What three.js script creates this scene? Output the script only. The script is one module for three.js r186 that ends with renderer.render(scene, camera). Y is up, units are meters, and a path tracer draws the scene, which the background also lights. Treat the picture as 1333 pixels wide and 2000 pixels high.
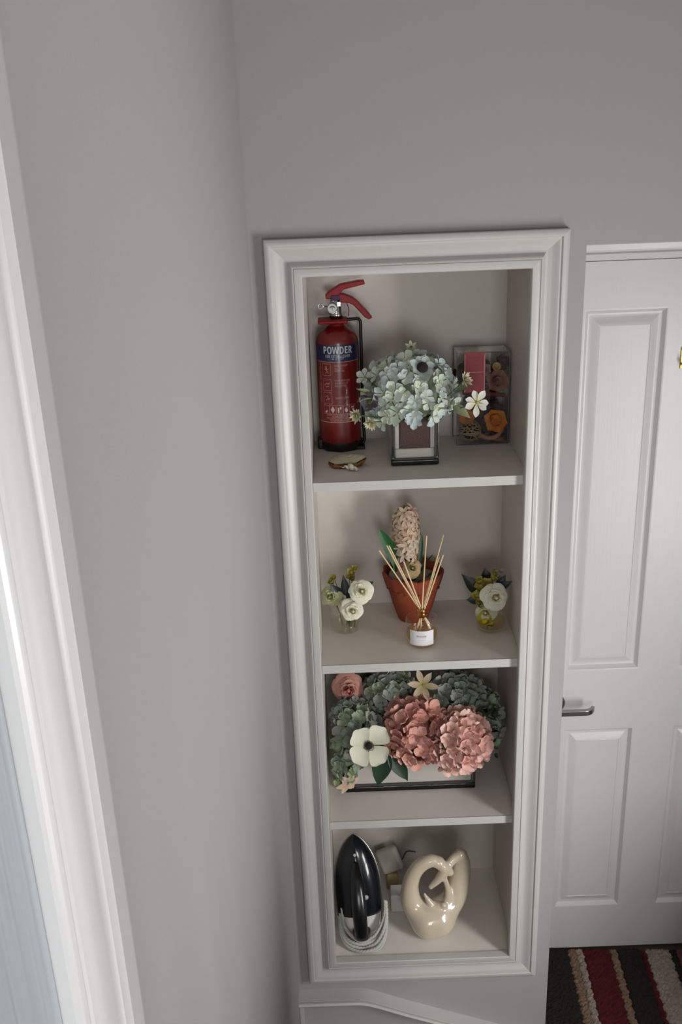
import * as THREE from 'three';
import { mergeGeometries, mergeVertices, toCreasedNormals } from 'three/addons/utils/BufferGeometryUtils.js';
import { RoundedBoxGeometry } from 'three/addons/geometries/RoundedBoxGeometry.js';
import { RectAreaLightUniformsLib } from 'three/addons/lights/RectAreaLightUniformsLib.js';

// ------------------------------------------------------------------ camera, light, exposure
RectAreaLightUniformsLib.init();
const scene = new THREE.Scene();
scene.background = new THREE.Color(0x9aa4b0);
const renderer = new THREE.WebGLRenderer({ antialias: true });
renderer.toneMapping = THREE.LinearToneMapping;
renderer.toneMappingExposure = 1.0;
renderer.shadowMap.enabled = true;
const camera = new THREE.PerspectiveCamera(55.68, 1333 / 2000, 0.03, 30);
camera.position.set(0.0584, 2.2643, 1.9045);
camera.rotation.order = 'YXZ';
camera.rotation.set(-0.3677, 0.0009, -0.0388);
scene.add(camera);
// daylight from an unseen two-pane hall window, placed to light alcove and door
const WIN = { x: 1.42, z0: 0.94, z1: 1.42, panes: [[0.66, 1.09], [1.17, 1.60]] };
const DAY = new THREE.Color(1.0, 0.99, 0.98), DAY_POWER = 25;
for (const [y0, y1] of WIN.panes) {
  const l = new THREE.RectAreaLight(DAY, DAY_POWER, WIN.z1 - WIN.z0, y1 - y0), z = (WIN.z0 + WIN.z1) / 2;
  l.name = 'unseen_window_daylight'; l.position.set(WIN.x - 0.012, (y0 + y1) / 2, z); l.lookAt(-1, (y0 + y1) / 2, z); scene.add(l);
}
// and from an unseen landing window behind the camera, lighting the alcove wall
const WIN2 = { x0: 0.02, x1: 0.70, y0: 1.15, y1: 2.0, z: 2.9 }, DAY2_POWER = 7.6;
{
  const l = new THREE.RectAreaLight(DAY, DAY2_POWER, WIN2.x1 - WIN2.x0, WIN2.y1 - WIN2.y0);
  l.name = 'unseen_landing_daylight'; l.position.set((WIN2.x0 + WIN2.x1) / 2, (WIN2.y0 + WIN2.y1) / 2, WIN2.z - 0.012); l.lookAt((WIN2.x0 + WIN2.x1) / 2, (WIN2.y0 + WIN2.y1) / 2, 0); scene.add(l);
}

// ------------------------------------------------------------------ helpers
const V3 = THREE.Vector3, PI = Math.PI;
const G = 0.37;                                     // hall floor is y = 0
const F = (x, y, z) => new V3(x, y + G, z);
const S1 = 1.2275 + G, S2 = 0.793 + G, S3 = 0.3635 + G, FL = -0.0600 + G;
function rng(seed) { let s = seed >>> 0; return () => { s = (s + 0x6d2b79f5) | 0; let t = Math.imul(s ^ (s >>> 15), 1 | s); t = (t + Math.imul(t ^ (t >>> 7), 61 | t)) ^ t; return ((t ^ (t >>> 14)) >>> 0) / 4294967296; }; }
const taken = {};
function numbered(n) { const k = taken[n] = (taken[n] ?? -1) + 1; return k ? `${n}_${String(k).padStart(3, '0')}` : n; }
function tag(o, label, category, group, kind) { o.userData.label = label; if (category) o.userData.category = category; if (group) o.userData.group = group; if (kind) o.userData.kind = kind; return o; }
function thing(name, label, category, pos, group) {
  const o = new THREE.Group(); o.name = numbered(name); scene.add(o); if (pos) o.position.copy(pos);
  return tag(o, label, category, group);
}
function struct(name, label, pos) { const o = new THREE.Group(); o.name = name; scene.add(o); if (pos) o.position.copy(pos); return tag(o, label, null, null, 'structure'); }
function mesh(name, geo, mat, parent, pos) {
  const m = new THREE.Mesh(Array.isArray(geo) ? merge(geo) : geo, mat); m.name = parent === scene ? numbered(name) : name;
  m.castShadow = m.receiveShadow = true; if (pos) m.position.copy(pos); parent.add(m); return m;
}
function merge(list) {
  const ok = list.map((g) => { const q = g.index ? g.toNonIndexed() : g; for (const k of Object.keys(q.attributes)) if (!['position', 'normal', 'uv', 'color'].includes(k)) q.deleteAttribute(k); return q; });
  const all = (k) => ok.every((g) => g.attributes[k]);
  for (const g of ok) for (const k of ['uv', 'color', 'normal']) if (g.attributes[k] && !all(k)) g.deleteAttribute(k);
  return mergeGeometries(ok, false);
}
const shift = (g, x, y, z) => (g.translate(x, y, z), g);
function box(x0, x1, y0, y1, z0, z1, r = 0) {
  const w = x1 - x0, h = y1 - y0, d = z1 - z0;
  const g = r ? new RoundedBoxGeometry(w, h, d, 2, r) : new THREE.BoxGeometry(w, h, d);
  g.translate((x0 + x1) / 2, (y0 + y1) / 2, (z0 + z1) / 2); return uvMetres(g);
}
function uvMetres(g) {                              // planar uv in metres by the way each face points
  const q = g.index ? g.toNonIndexed() : g, p = q.attributes.position, n = q.attributes.normal, uv = new Float32Array(p.count * 2);
  for (let i = 0; i < p.count; i++) {
    const ax = Math.abs(n.getX(i)), ay = Math.abs(n.getY(i)), az = Math.abs(n.getZ(i));
    const [u, v] = ax > ay && ax > az ? [p.getZ(i), p.getY(i)] : ay > az ? [p.getX(i), p.getZ(i)] : [p.getX(i), p.getY(i)];
    uv[2 * i] = u; uv[2 * i + 1] = v;
  }
  q.setAttribute('uv', new THREE.BufferAttribute(uv, 2)); return q;
}
const lathe = (pts, n = 32) => new THREE.LatheGeometry(pts.map(([r, y]) => new THREE.Vector2(r, y)), n);
function tube(pts, r, seg = 24, rad = 8, closed = false) { return new THREE.TubeGeometry(new THREE.CatmullRomCurve3(pts, closed, 'centripetal'), seg, r, rad, closed); }
function rod(a, b, r0, r1 = r0, n = 8) {
  const d = b.clone().sub(a), g = new THREE.CylinderGeometry(r1, r0, d.length(), n);
  g.translate(0, d.length() / 2, 0); g.applyQuaternion(new THREE.Quaternion().setFromUnitVectors(new V3(0, 1, 0), d.normalize())); return g.translate(a.x, a.y, a.z);
}
function quads(rows, closed = false) {              // rows of points -> smooth surface
  const m = rows[0].length, pos = [], idx = [];
  for (const r of rows) for (const p of r) pos.push(p.x, p.y, p.z);
  for (let i = 0; i + 1 < rows.length; i++) for (let j = 0; j < (closed ? m : m - 1); j++) {
    const a = i * m + j, b = i * m + (j + 1) % m, c = a + m, d = b + m; idx.push(a, b, c, b, d, c);
  }
  const g = new THREE.BufferGeometry(); g.setAttribute('position', new THREE.Float32BufferAttribute(pos, 3)); g.setIndex(idx); g.computeVertexNormals(); return g;
}
// one mitred side of a rectangular moulding: profile [[inset, height]...]; outer rectangle x0..x1, y0..y1 in plane z
function mouldSide(side, x0, x1, y0, y1, z, prof) {
  const at = (t, h, end) => side === 'left' ? new V3(x0 + t, end ? y1 - t : y0 + t, z + h) : side === 'right' ? new V3(x1 - t, end ? y0 + t : y1 - t, z + h)
    : side === 'top' ? new V3(end ? x1 - t : x0 + t, y1 - t, z + h) : new V3(end ? x0 + t : x1 - t, y0 + t, z + h);
  return toCreasedNormals(quads([prof.map(([t, h]) => at(t, h, 0)), prof.map(([t, h]) => at(t, h, 1))]), 0.5);
}
const SIDES = ['left', 'right', 'top', 'bottom'];
const orient = (o, n, spin = 0) => { o.quaternion.setFromUnitVectors(new V3(0, 1, 0), n.clone().normalize()).multiply(new THREE.Quaternion().setFromAxisAngle(new V3(0, 1, 0), spin)); return o; };
const col = (h) => new THREE.Color(h);

// ------------------------------------------------------------------ procedural textures and materials
function noiseTexture(n, seed, octaves, srgbRamp, stretch = [1, 1]) {
  const r = rng(seed), data = new Uint8Array(n * n * 4), acc = new Float32Array(n * n); let sum = 0;
  for (const [cells, amp] of octaves) {
    const cx = Math.max(1, Math.round(cells * stretch[0])), cy = Math.max(1, Math.round(cells * stretch[1])), g = new Float32Array(cx * cy).map(() => r()); sum += amp;
    for (let y = 0; y < n; y++) for (let x = 0; x < n; x++) {
      const fx = x / n * cx, fy = y / n * cy, i = Math.floor(fx), j = Math.floor(fy), sm = (t) => t * t * (3 - 2 * t), u = sm(fx - i), v = sm(fy - j);
      const a = g[(j % cy) * cx + i % cx], b = g[(j % cy) * cx + (i + 1) % cx], c = g[((j + 1) % cy) * cx + i % cx], d = g[((j + 1) % cy) * cx + (i + 1) % cx];
      acc[y * n + x] += amp * ((a + (b - a) * u) * (1 - v) + (c + (d - c) * u) * v);
    }
  }
  for (let i = 0; i < n * n; i++) { const c = srgbRamp(acc[i] / sum); data.set([c[0], c[1], c[2], 255], 4 * i); }
  const t = new THREE.DataTexture(data, n, n); t.wrapS = t.wrapT = THREE.RepeatWrapping; t.magFilter = THREE.LinearFilter; t.needsUpdate = true; return t;
}
const gray = (v) => { const k = Math.round(255 * Math.min(1, Math.max(0, v))); return [k, k, k]; };
const rep = (t, x, y = x) => { const c = t.clone(); c.repeat.set(x, y); c.needsUpdate = true; return c; };
const T_fine = noiseTexture(256, 11, [[128, 1], [64, 0.7], [20, 0.4]], gray);
const T_grain = noiseTexture(256, 12, [[64, 1], [24, 0.6], [8, 0.5]], gray, [2, 0.08]);
const T_fibre = noiseTexture(256, 13, [[128, 1], [40, 0.7], [9, 0.6]], gray);
const std = (o) => new THREE.MeshStandardMaterial(o), phy = (o) => new THREE.MeshPhysicalMaterial(o);
const M = {
  wall: std({ color: 0x9e9d9d, roughness: 0.85, bumpMap: rep(T_fine, 5), bumpScale: 0.00018 }),
  ceiling: std({ color: 0xd8d8d6, roughness: 0.9 }),
  gloss: phy({ color: 0xd0d0cf, roughness: 0.38, clearcoat: 0.25, clearcoatRoughness: 0.3, bumpMap: rep(T_grain, 3), bumpScale: 0.00015 }),
  frame: phy({ color: 0xbab8b5, roughness: 0.4, clearcoat: 0.2, clearcoatRoughness: 0.3 }),
  shelf: phy({ color: 0xc6bfb7, roughness: 0.42, bumpMap: rep(T_fine, 3), bumpScale: 0.0002 }),
  casing: phy({ color: 0xe0e0e0, roughness: 0.32, clearcoat: 0.4, clearcoatRoughness: 0.25 }),
  board: phy({ color: 0xdcd6ce, roughness: 0.4, bumpMap: rep(T_fine, 3), bumpScale: 0.0002 }),
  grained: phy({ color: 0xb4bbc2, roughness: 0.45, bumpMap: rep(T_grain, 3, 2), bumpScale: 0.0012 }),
  floor: std({ color: 0x4a4038, roughness: 0.6, bumpMap: rep(T_grain, 4), bumpScale: 0.0005 }),
  steel: std({ color: 0x9a9a9a, roughness: 0.28, metalness: 1 }),
  chrome: std({ color: 0xb4b4b4, roughness: 0.22, metalness: 1 }),
  brass: std({ color: 0xa87f38, roughness: 0.25, metalness: 1 }),
  copper: std({ color: 0xd08a52, roughness: 0.2, metalness: 1 }),
  red: phy({ color: 0x700a0c, roughness: 0.36, clearcoat: 0.4, clearcoatRoughness: 0.14 }),
  redPlastic: phy({ color: 0x7d0d11, roughness: 0.5, specularIntensity: 0.7 }),
  black: phy({ color: 0x0c0c0e, roughness: 0.45 }),
  petal: phy({ vertexColors: true, roughness: 0.95, transmission: 0.12, thickness: 0, side: THREE.DoubleSide }),
  solid: std({ vertexColors: true, roughness: 0.8, side: THREE.DoubleSide }),
  leaf: phy({ vertexColors: true, roughness: 0.5, side: THREE.DoubleSide }),
  stem: std({ color: 0x3f5a30, roughness: 0.6 }),
  moss: std({ color: 0x2c3527, roughness: 1, bumpMap: rep(T_fibre, 2), bumpScale: 0.004 }),
  thin: phy({ color: 0xffffff, roughness: 0.02, transmission: 1, thickness: 0, ior: 1.5, side: THREE.DoubleSide }),
  glass: phy({ color: 0xf6f8f7, roughness: 0.02, transmission: 1, thickness: 0.006, ior: 1.5, attenuationColor: new THREE.Color(0x74877f), attenuationDistance: 0.04 }),
  terracotta: std({ color: 0x84391f, roughness: 0.85, bumpMap: rep(T_fibre, 2), bumpScale: 0.0012 }),
  reed: std({ color: 0xd9bf94, roughness: 0.7 }),
  whitePlastic: phy({ color: 0xcac8c4, roughness: 0.4 }),
  ironDark: phy({ color: 0x0d1219, roughness: 0.2, specularIntensity: 0.5, clearcoat: 0.4, clearcoatRoughness: 0.06 }),
  ironGrip: phy({ color: 0x0a0b0e, roughness: 0.27, clearcoat: 0.3, clearcoatRoughness: 0.2 }),
  cord: std({ color: 0xb4b5ac, roughness: 0.85 }),
  ceramic: phy({ color: 0xc9bba4, roughness: 0.22, clearcoat: 1, clearcoatRoughness: 0.06 }),
};

// ------------------------------------------------------------------ the room
const XL = -0.0997, XR = 1.42, ZF = -0.30, TOP = 3.2, WE = 0.5457, BULK = 1.688 + G;
mesh('floor', box(-0.3, 1.6, -0.12, 0, -0.5, 3.1), M.floor, scene); tag(scene.getObjectByName('floor'), 'dark floor of the hall under the striped rug', null, null, 'structure');
{
  const s = new THREE.Shape(); s.moveTo(XL - 0.1, 0); s.lineTo(WE, 0); s.lineTo(WE, BULK); s.lineTo(XR + 0.1, BULK); s.lineTo(XR + 0.1, TOP); s.lineTo(XL - 0.1, TOP); s.closePath();
  const h = new THREE.Path(); h.moveTo(-0.018, FL - 0.02); h.lineTo(-0.018, 2.04); h.lineTo(0.468, 2.04); h.lineTo(0.468, FL - 0.02); h.closePath(); s.holes.push(h);
  const g = new THREE.ExtrudeGeometry(s, { depth: 0.40, bevelEnabled: false }); g.translate(0, 0, -0.40);
  const o = mesh('wall_back', [uvMetres(g), box(XL - 0.1, WE, 0, TOP, -0.52, -0.40)], M.wall, scene);
  tag(o, 'pale grey painted wall with the built-in shelf alcove cut into it', null, null, 'structure');
}
tag(mesh('wall_left', [box(XL - 0.14, XL, 0, TOP, -0.5, 1.53), box(XL - 0.14, XL, 2.70, TOP, 1.53, 2.36), box(XL - 0.14, XL, 0, 0.62, 1.53, 2.36), box(XL - 0.14, XL, 0, TOP, 2.36, 3.0)], M.wall, scene),
  'pale grey side wall on the left running towards the camera', null, null, 'structure');
tag(mesh('wall_right', [box(XR, XR + 0.14, 0, TOP, -0.5, WIN.z0 - 0.05), box(XR, XR + 0.14, 0, TOP, WIN.z1 + 0.05, 3.0), box(XR, XR + 0.14, 0, 0.60, WIN.z0 - 0.05, WIN.z1 + 0.05), box(XR, XR + 0.14, 1.66, TOP, WIN.z0 - 0.05, WIN.z1 + 0.05)], M.wall, scene),
  'grey wall on the right of the hall holding the hall window, outside the picture', null, null, 'structure');
tag(mesh('wall_front', [box(XL - 0.14, WIN2.x0 - 0.05, 0, TOP, 2.9, 3.02), box(WIN2.x1 + 0.05, XR + 0.14, 0, TOP, 2.9, 3.02), box(WIN2.x0 - 0.05, WIN2.x1 + 0.05, 0, WIN2.y0 - 0.05, 2.9, 3.02), box(WIN2.x0 - 0.05, WIN2.x1 + 0.05, WIN2.y1 + 0.05, TOP, 2.9, 3.02)], M.wall, scene), 'grey wall behind the camera', null, null, 'structure');
tag(mesh('ceiling', box(-0.3, 1.6, TOP, TOP + 0.12, -0.52, 3.02), M.ceiling, scene), 'white ceiling above the stairs', null, null, 'structure');
tag(mesh('landing', box(XL, 0.62, 0, 0.62, 1.5, 2.9), M.floor, scene), 'raised landing in front of the left door where the camera stands', null, null, 'structure');
// far wall with the white door
const DX0 = 0.518, DX1 = 1.222, DTOP = 1.618 + G;
tag(mesh('wall_far', [box(WE, XR, DTOP + 0.004, BULK + 0.02, -0.42, ZF - 0.012), box(DX1 + 0.004, XR, 0, DTOP + 0.004, -0.42, ZF - 0.012), box(WE, XR, 0, BULK, -0.46, -0.42)], M.wall, scene),
  'wall around the white panelled door', null, null, 'structure');
// unseen hall window outside the frame, its panes lit as the daylight source
{
  const w = struct('unseen_window_1', 'unseen hall window with two obscured panes in the right wall, lighting the alcove and door'), { z0: a, z1: b } = WIN, x0 = XR + 0.004, x1 = XR + 0.06;
  mesh('window_frame', [box(x0, x1, 0.60, 1.66, a - 0.05, a), box(x0, x1, 0.60, 1.66, b, b + 0.05), box(x0, x1, 0.60, 0.66, a, b), box(x0, x1, 1.09, 1.17, a, b), box(x0, x1, 1.60, 1.66, a, b)], M.gloss, w);
  const pane = std({ color: 0xd8dcdd, roughness: 0.5, emissive: 0xffffff, emissiveIntensity: 0.6 });
  for (const [y0, y1] of WIN.panes) mesh('pane', box(XR + 0.02, XR + 0.026, y0, y1, a, b), pane, w);
}
// unseen low cabinet by the right wall, placed to shade the door foot
{
  const t = struct('unseen_cabinet', 'unseen low white cabinet against the right wall, shading the foot of the door');
  mesh('carcass', box(1.18, XR - 0.004, 0.06, 0.60, 0.20, 0.88, 0.004), M.gloss, t); mesh('top_board', box(1.16, XR - 0.004, 0.602, 0.625, 0.18, 0.90, 0.004), M.gloss, t); mesh('plinth', box(1.20, XR - 0.004, 0, 0.058, 0.22, 0.86), M.gloss, t);
}
// unseen banister between hall window and left wall, placed to shade that wall
{
  const t = struct('unseen_banister', 'unseen white stair banister, shading the left wall'), x = 0.76, z0 = 0.74, z1 = 1.50, rise = (z) => (z - z0) * 0.82;
  mesh('newel_post', box(x - 0.045, x + 0.045, 0, 1.12, z0 - 0.045, z0 + 0.045, 0.004), M.gloss, t);
  mesh('newel_post', box(x - 0.045, x + 0.045, 0, 1.78, z1 - 0.045, z1 + 0.045, 0.004), M.gloss, t);
  const bar = (y, w, h) => { const L = Math.hypot(z1 - z0, rise(z1)), g = box(-w / 2, w / 2, -h / 2, h / 2, -L / 2, L / 2, 0.004); g.rotateX(-Math.atan(0.82)); g.translate(x, y + rise(z1) / 2, (z0 + z1) / 2); return g; };
  mesh('hand_rail', bar(1.0, 0.06, 0.06), M.gloss, t); mesh('string_board', bar(0.16, 0.04, 0.26), M.gloss, t);
  for (let z = z0 + 0.085; z < z1 - 0.05; z += 0.082) mesh('baluster', box(x - 0.027, x + 0.027, 0.25 + rise(z), 0.99 + rise(z), z - 0.029, z + 0.029), M.gloss, t);
}
{  // unseen window behind the camera, source of the frontal light
  const w2 = struct('unseen_window_2', 'unseen landing window behind the camera, lighting the alcove wall from the front'), { x0: a, x1: b, y0: c, y1: e } = WIN2, pane = std({ color: 0xd8dcdd, roughness: 0.5, emissive: 0xffffff, emissiveIntensity: 0.6 });
  mesh('window_frame', [box(a - 0.05, a, c - 0.05, e + 0.05, 2.905, 2.96), box(b, b + 0.05, c - 0.05, e + 0.05, 2.905, 2.96), box(a, b, c - 0.05, c, 2.905, 2.96), box(a, b, e, e + 0.05, 2.905, 2.96)], M.gloss, w2);
  mesh('pane', box(a, b, c, e, 2.93, 2.936), pane, w2);
}
// white panelled door in the far wall
{
  const d = struct('door_1', 'white panelled door with a steel lever handle');
  const s = new THREE.Shape(); s.moveTo(DX0, 0.008); s.lineTo(DX1, 0.008); s.lineTo(DX1, DTOP); s.lineTo(DX0, DTOP); s.closePath();
  const P = [[0.626, 0.817, 0.946, 1.882], [0.921, 1.112, 0.946, 1.882], [0.630, 0.817, 0.161, 0.766], [0.921, 1.108, 0.161, 0.766]];
  for (const [a, b, c, e] of P) { const h = new THREE.Path(); h.moveTo(a, c); h.lineTo(a, e); h.lineTo(b, e); h.lineTo(b, c); h.closePath(); s.holes.push(h); }
  const g = new THREE.ExtrudeGeometry(s, { depth: 0.035, bevelEnabled: false }); g.translate(0, 0, ZF - 0.035); mesh('door_leaf', uvMetres(g), M.gloss, d);
  const prof = [[0, 0], [0.003, -0.0005], [0.007, -0.006], [0.011, -0.0105], [0.016, -0.0115], [0.020, -0.0105], [0.031, -0.004], [0.036, -0.003], [0.0375, -0.004], [0.039, -0.0035]];
  for (const [a, b, c, e] of P) {
    const list = SIDES.map((k) => mouldSide(k, a, b, c, e, ZF, prof)); list.push(box(a + 0.039, b - 0.039, c + 0.039, e - 0.039, ZF - 0.012, ZF - 0.0035));
    for (const q of list) q.deleteAttribute('uv'); mesh('door_panel', uvMetres(merge(list)), M.gloss, d);
  }
  const hd = new THREE.Group(); hd.name = 'door_handle'; d.add(hd); hd.userData.label = 'brushed steel lever handle on a round rose';
  const c = new V3(0.598, 0.853, ZF);
  const rose = lathe([[0, 0], [0.030, 0], [0.030, 0.006], [0.028, 0.008], [0, 0.008]], 32); rose.rotateX(PI / 2); mesh('rose', rose, M.steel, hd, c);
  const lv = new THREE.Shape(); lv.moveTo(-0.009, 0); lv.lineTo(0.009, 0); lv.lineTo(0.009, 0.040); lv.quadraticCurveTo(0.010, 0.050, 0.022, 0.050); lv.lineTo(0.070, 0.050); lv.quadraticCurveTo(0.086, 0.049, 0.093, 0.036); lv.lineTo(0.098, 0.040); lv.quadraticCurveTo(0.090, 0.0595, 0.071, 0.060); lv.lineTo(0.012, 0.060); lv.quadraticCurveTo(-0.009, 0.060, -0.009, 0.046); lv.closePath();
  const lg = new THREE.ExtrudeGeometry(lv, { depth: 0.012, bevelEnabled: true, bevelSize: 0.001, bevelThickness: 0.001, bevelSegments: 2, curveSegments: 10 });
  lg.translate(0, 0, -0.007); lg.rotateX(PI / 2);
  mesh('lever', lg, M.steel, hd, c);
}
// architrave over the door
{
  const pts = [[0, 0], [0.016, 0], [0.018, 0.004], [0.018, 0.014], [0.0145, 0.018], [0.0145, 0.022], [0.017, 0.034], [0.012, 0.052], [0.014, 0.058], [0.014, 0.066], [0, 0.066]];
  const g = new THREE.ExtrudeGeometry(new THREE.Shape(pts.map(([x, y]) => new THREE.Vector2(x, y))), { depth: XR - WE, bevelEnabled: false });
  g.rotateY(PI / 2); g.scale(1, 1, -1); const i = g.index; const q = g.toNonIndexed(); const a = q.attributes.position; for (let k = 0; k < a.count; k += 3) { const t = [a.getX(k), a.getY(k), a.getZ(k)]; a.setXYZ(k, a.getX(k + 2), a.getY(k + 2), a.getZ(k + 2)); a.setXYZ(k + 2, ...t); } q.computeVertexNormals();
  q.translate(WE, DTOP + 0.0020, ZF - 0.012); tag(mesh('trim_1', uvMetres(q), M.gloss, scene), 'white moulded architrave running above the panelled door', null, null, 'structure');
}
// sloping ledge moulding below the alcove
{
  const path = [[-0.0997, -0.166], [0.02, -0.166], [0.055, -0.1665], [0.078, -0.171], [0.10, -0.179], [0.18, -0.214], [0.30, -0.262], [0.42, -0.310], [0.535, -0.356]];
  const prof = [[0, 0.002], [0.036, 0], [0.0365, -0.002], [0.040, 0.0005], [0.045, 0.0005], [0.048, -0.0045], [0.046, -0.010], [0.041, -0.011], [0.038, -0.012], [0.022, -0.018], [0.016, -0.03], [0.016, -0.26], [0, -0.26]];
  const rows = path.map(([x, y], i) => prof.map(([z, dy]) => F(x, Math.max(y + dy, -G), z)));
  const g = toCreasedNormals(quads(rows), 0.6); tag(mesh('trim_2', g, M.frame, scene), 'white ledge moulding that slopes down to the right below the alcove', null, null, 'structure');
  tag(mesh('trim_3', [box(XL, XL + 0.012, 0, G - 0.168, 0, 0.045, 0.003)], M.frame, scene), 'narrow white upright in the corner below the ledge moulding', null, null, 'structure');
}
// left door with its architrave
{
  const pr = [[1.457, XL], [1.457, -0.077], [1.4585, -0.0745], [1.4615, -0.0742], [1.4635, -0.076], [1.4650, -0.0795], [1.479, -0.0798], [1.4800, -0.0815], [1.4805, -0.0838], [1.4820, -0.0836], [1.485, -0.0815], [1.495, -0.0785], [1.506, -0.0778], [1.517, -0.0790], [1.5235, -0.0815], [1.5250, -0.0836], [1.5265, -0.0828], [1.531, -0.0835], [1.534, -0.0848], [1.5355, -0.0868], [1.5360, -0.0930], [1.5365, XL - 0.10]];
  const rows = [0.62, 2.76].map((y) => pr.map(([z, x]) => new V3(x, y, z)));
  const t4 = struct('trim_4', 'bright white moulded architrave standing along the left edge of the picture');
  mesh('moulding', toCreasedNormals(quads(rows.map((q) => q.slice(5))), 0.55), M.casing, t4);
  mesh('outer_edge', toCreasedNormals(quads(rows.map((q) => q.slice(0, 6))), 0.55), std({ color: 0xa8a7a6, roughness: 0.75 }), t4).userData.label = 'grey outer edge of the architrave';  // outer strip coloured greyer than the moulding
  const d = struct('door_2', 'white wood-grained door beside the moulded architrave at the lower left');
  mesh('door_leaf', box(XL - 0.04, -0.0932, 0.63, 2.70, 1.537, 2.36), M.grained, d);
}

// ------------------------------------------------------------------ built-in shelves
{
  const b = thing('built_in_bookcase', 'white built-in shelf unit of four compartments set in a moulded frame', 'bookcase', F(0.225, -0.0600, 0));
  const L = (x0, x1, y0, y1, z0, z1, r) => box(x0 - 0.225, x1 - 0.225, y0 - FL, y1 - FL, z0, z1, r);
  mesh('back_panel', L(-0.018, 0.468, FL - 0.018, 2.038, -0.322, -0.306), M.shelf, b);
  mesh('side_panel', L(-0.018, 0, FL - 0.018, 2.038, -0.306, 0.002), M.shelf, b); mesh('side_panel', L(0.45, 0.468, FL - 0.018, 2.038, -0.306, 0.002), M.shelf, b);
  mesh('top_panel', L(0, 0.45, 2.0195, 2.038, -0.306, 0.002), M.shelf, b); mesh('bottom_panel', L(0, 0.45, FL - 0.018, FL - 0.0006, -0.306, 0.0), M.board, b);
  for (const y of [S1 - 0.0007, S2 - 0.0007, S3 - 0.0007]) { const s = mesh('shelf', L(0, 0.45, y - 0.0195, y, -0.306, -0.004, 0.0008), M.board, b); mesh('front_edge', L(0, 0.45, y - 0.0205, y + 0.0003, -0.004, 0.0005, 0.001), M.frame, s); }
  // moulded frame, mitred in four lengths
  const X0 = -0.0708, X1 = 0.5095, Y0 = -0.1276 + G, Y1 = 1.7205 + G;
  const prof = [[0, 0], [0, 0.016], [0.002, 0.0185], [0.005, 0.020], [0.0125, 0.020], [0.0140, 0.0185], [0.0145, 0.0165], [0.018, 0.0165], [0.024, 0.0135], [0.031, 0.0098], [0.038, 0.0080], [0.043, 0.0092], [0.0455, 0.0125], [0.0475, 0.0165], [0.050, 0.0195], [0.0525, 0.0205], [0.0535, 0.0190], [0.0545, 0.0185], [0.0555, 0.0205], [0.0690, 0.0205], [0.0706, 0.019], [0.0708, 0.0175], [0.0708, 0]];
  for (const k of SIDES) { const g = mouldSide(k, X0, X1, Y0, Y1, 0, prof); g.translate(-0.225, -FL, 0); mesh('frame_moulding', g, M.frame, b); }
}

// ------------------------------------------------------------------ petals, leaves, flowers
const mixc = (a, b, t) => a.clone().lerp(b, t);
const paint = (g, f) => { const p = g.attributes.position, c = new Float32Array(p.count * 3); for (let i = 0; i < p.count; i++) { const k = f(p.getX(i), p.getY(i), p.getZ(i), i); c.set([k.r, k.g, k.b], 3 * i); } g.setAttribute('color', new THREE.BufferAttribute(c, 3)); return g; };
const plain = (g, c) => paint(g, () => c);
// petal along +z, upper face +y
function petal({ L, W, c0, c1, cup = 0.2, curl = 0.2, base = 0.18, p = 0.8, q = 0.6, fold = 0, wave = 0, nu = 4, nv = 5, tipPoint = 0 }) {
  const rows = [], ts = [];
  for (let j = 0; j <= nv; j++) {
    const v = j / nv, w = W / 2 * Math.max(base * (1 - v), Math.pow(Math.sin(PI * Math.pow(v * 0.97, p)), q) * (1 - tipPoint * v * v)), row = [];
    for (let i = 0; i <= nu; i++) { const s = i / nu * 2 - 1; row.push(new V3(w * s, cup * w * s * s + curl * L * v * v + fold * w * Math.abs(s) + wave * L * Math.sin(4 * s + 5 * v) * v, L * v * (1 - 0.06 * s * s * v))); ts.push(v); }
    rows.push(row);
  }
  const g = quads(rows); return paint(g, (x, y, z, i) => mixc(c0, c1, Math.min(1, ts[i] * 1.4)));
}
const leafGeo = (L, W, c0, c1, o = {}) => petal({ L, W, c0, c1, cup: 0.1, curl: -0.15, base: 0.08, p: 0.75, q: 0.9, fold: 0.25, nv: 8, tipPoint: 0.2, ...o });
function blossom(n, o, tilt, r, seed, centre) {      // n petals round +y, merged
  const rr = rng(seed), list = [];
  for (let i = 0; i < n; i++) {
    const k = 1 + (rr() - 0.5) * 0.25, g = petal({ ...o, L: o.L * k, W: o.W * (1 + (rr() - 0.5) * 0.2), curl: (o.curl ?? 0.2) + (rr() - 0.5) * 0.25, wave: (o.wave ?? 0) });
    g.translate(0, 0, r); g.rotateX(-(tilt + (rr() - 0.5) * 0.3)); g.rotateY(2 * PI * i / n + (rr() - 0.5) * 0.25); list.push(g);
  }
  if (centre) { const s = new THREE.SphereGeometry(centre[0], 7, 5); s.translate(0, centre[0] * 0.5, 0); list.push(plain(s, centre[1])); }
  return merge(list);
}
function dome(n, c, rad, seed, keep) {              // points and normals spread over an ellipsoid
  const out = [], rr = rng(seed), ga = PI * (3 - Math.sqrt(5));
  for (let i = 0; i < n; i++) {
    const y = 1 - 2 * (i + 0.5) / n, t = ga * i + (rr() - 0.5) * 0.35, s = Math.sqrt(1 - y * y), d = new V3(Math.cos(t) * s, y + (rr() - 0.5) * 0.12, Math.sin(t) * s).normalize();
    if (!keep(d)) continue;
    const k = 0.92 + rr() * 0.16; out.push([new V3(c.x + d.x * rad.x * k, c.y + d.y * rad.y * k, c.z + d.z * rad.z * k), new V3(d.x / rad.x, d.y / rad.y, d.z / rad.z).normalize().add(new V3((rr() - 0.5) * 0.7, (rr() - 0.5) * 0.7, (rr() - 0.5) * 0.5)).normalize(), rr()]);
  }
  return out;
}
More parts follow.
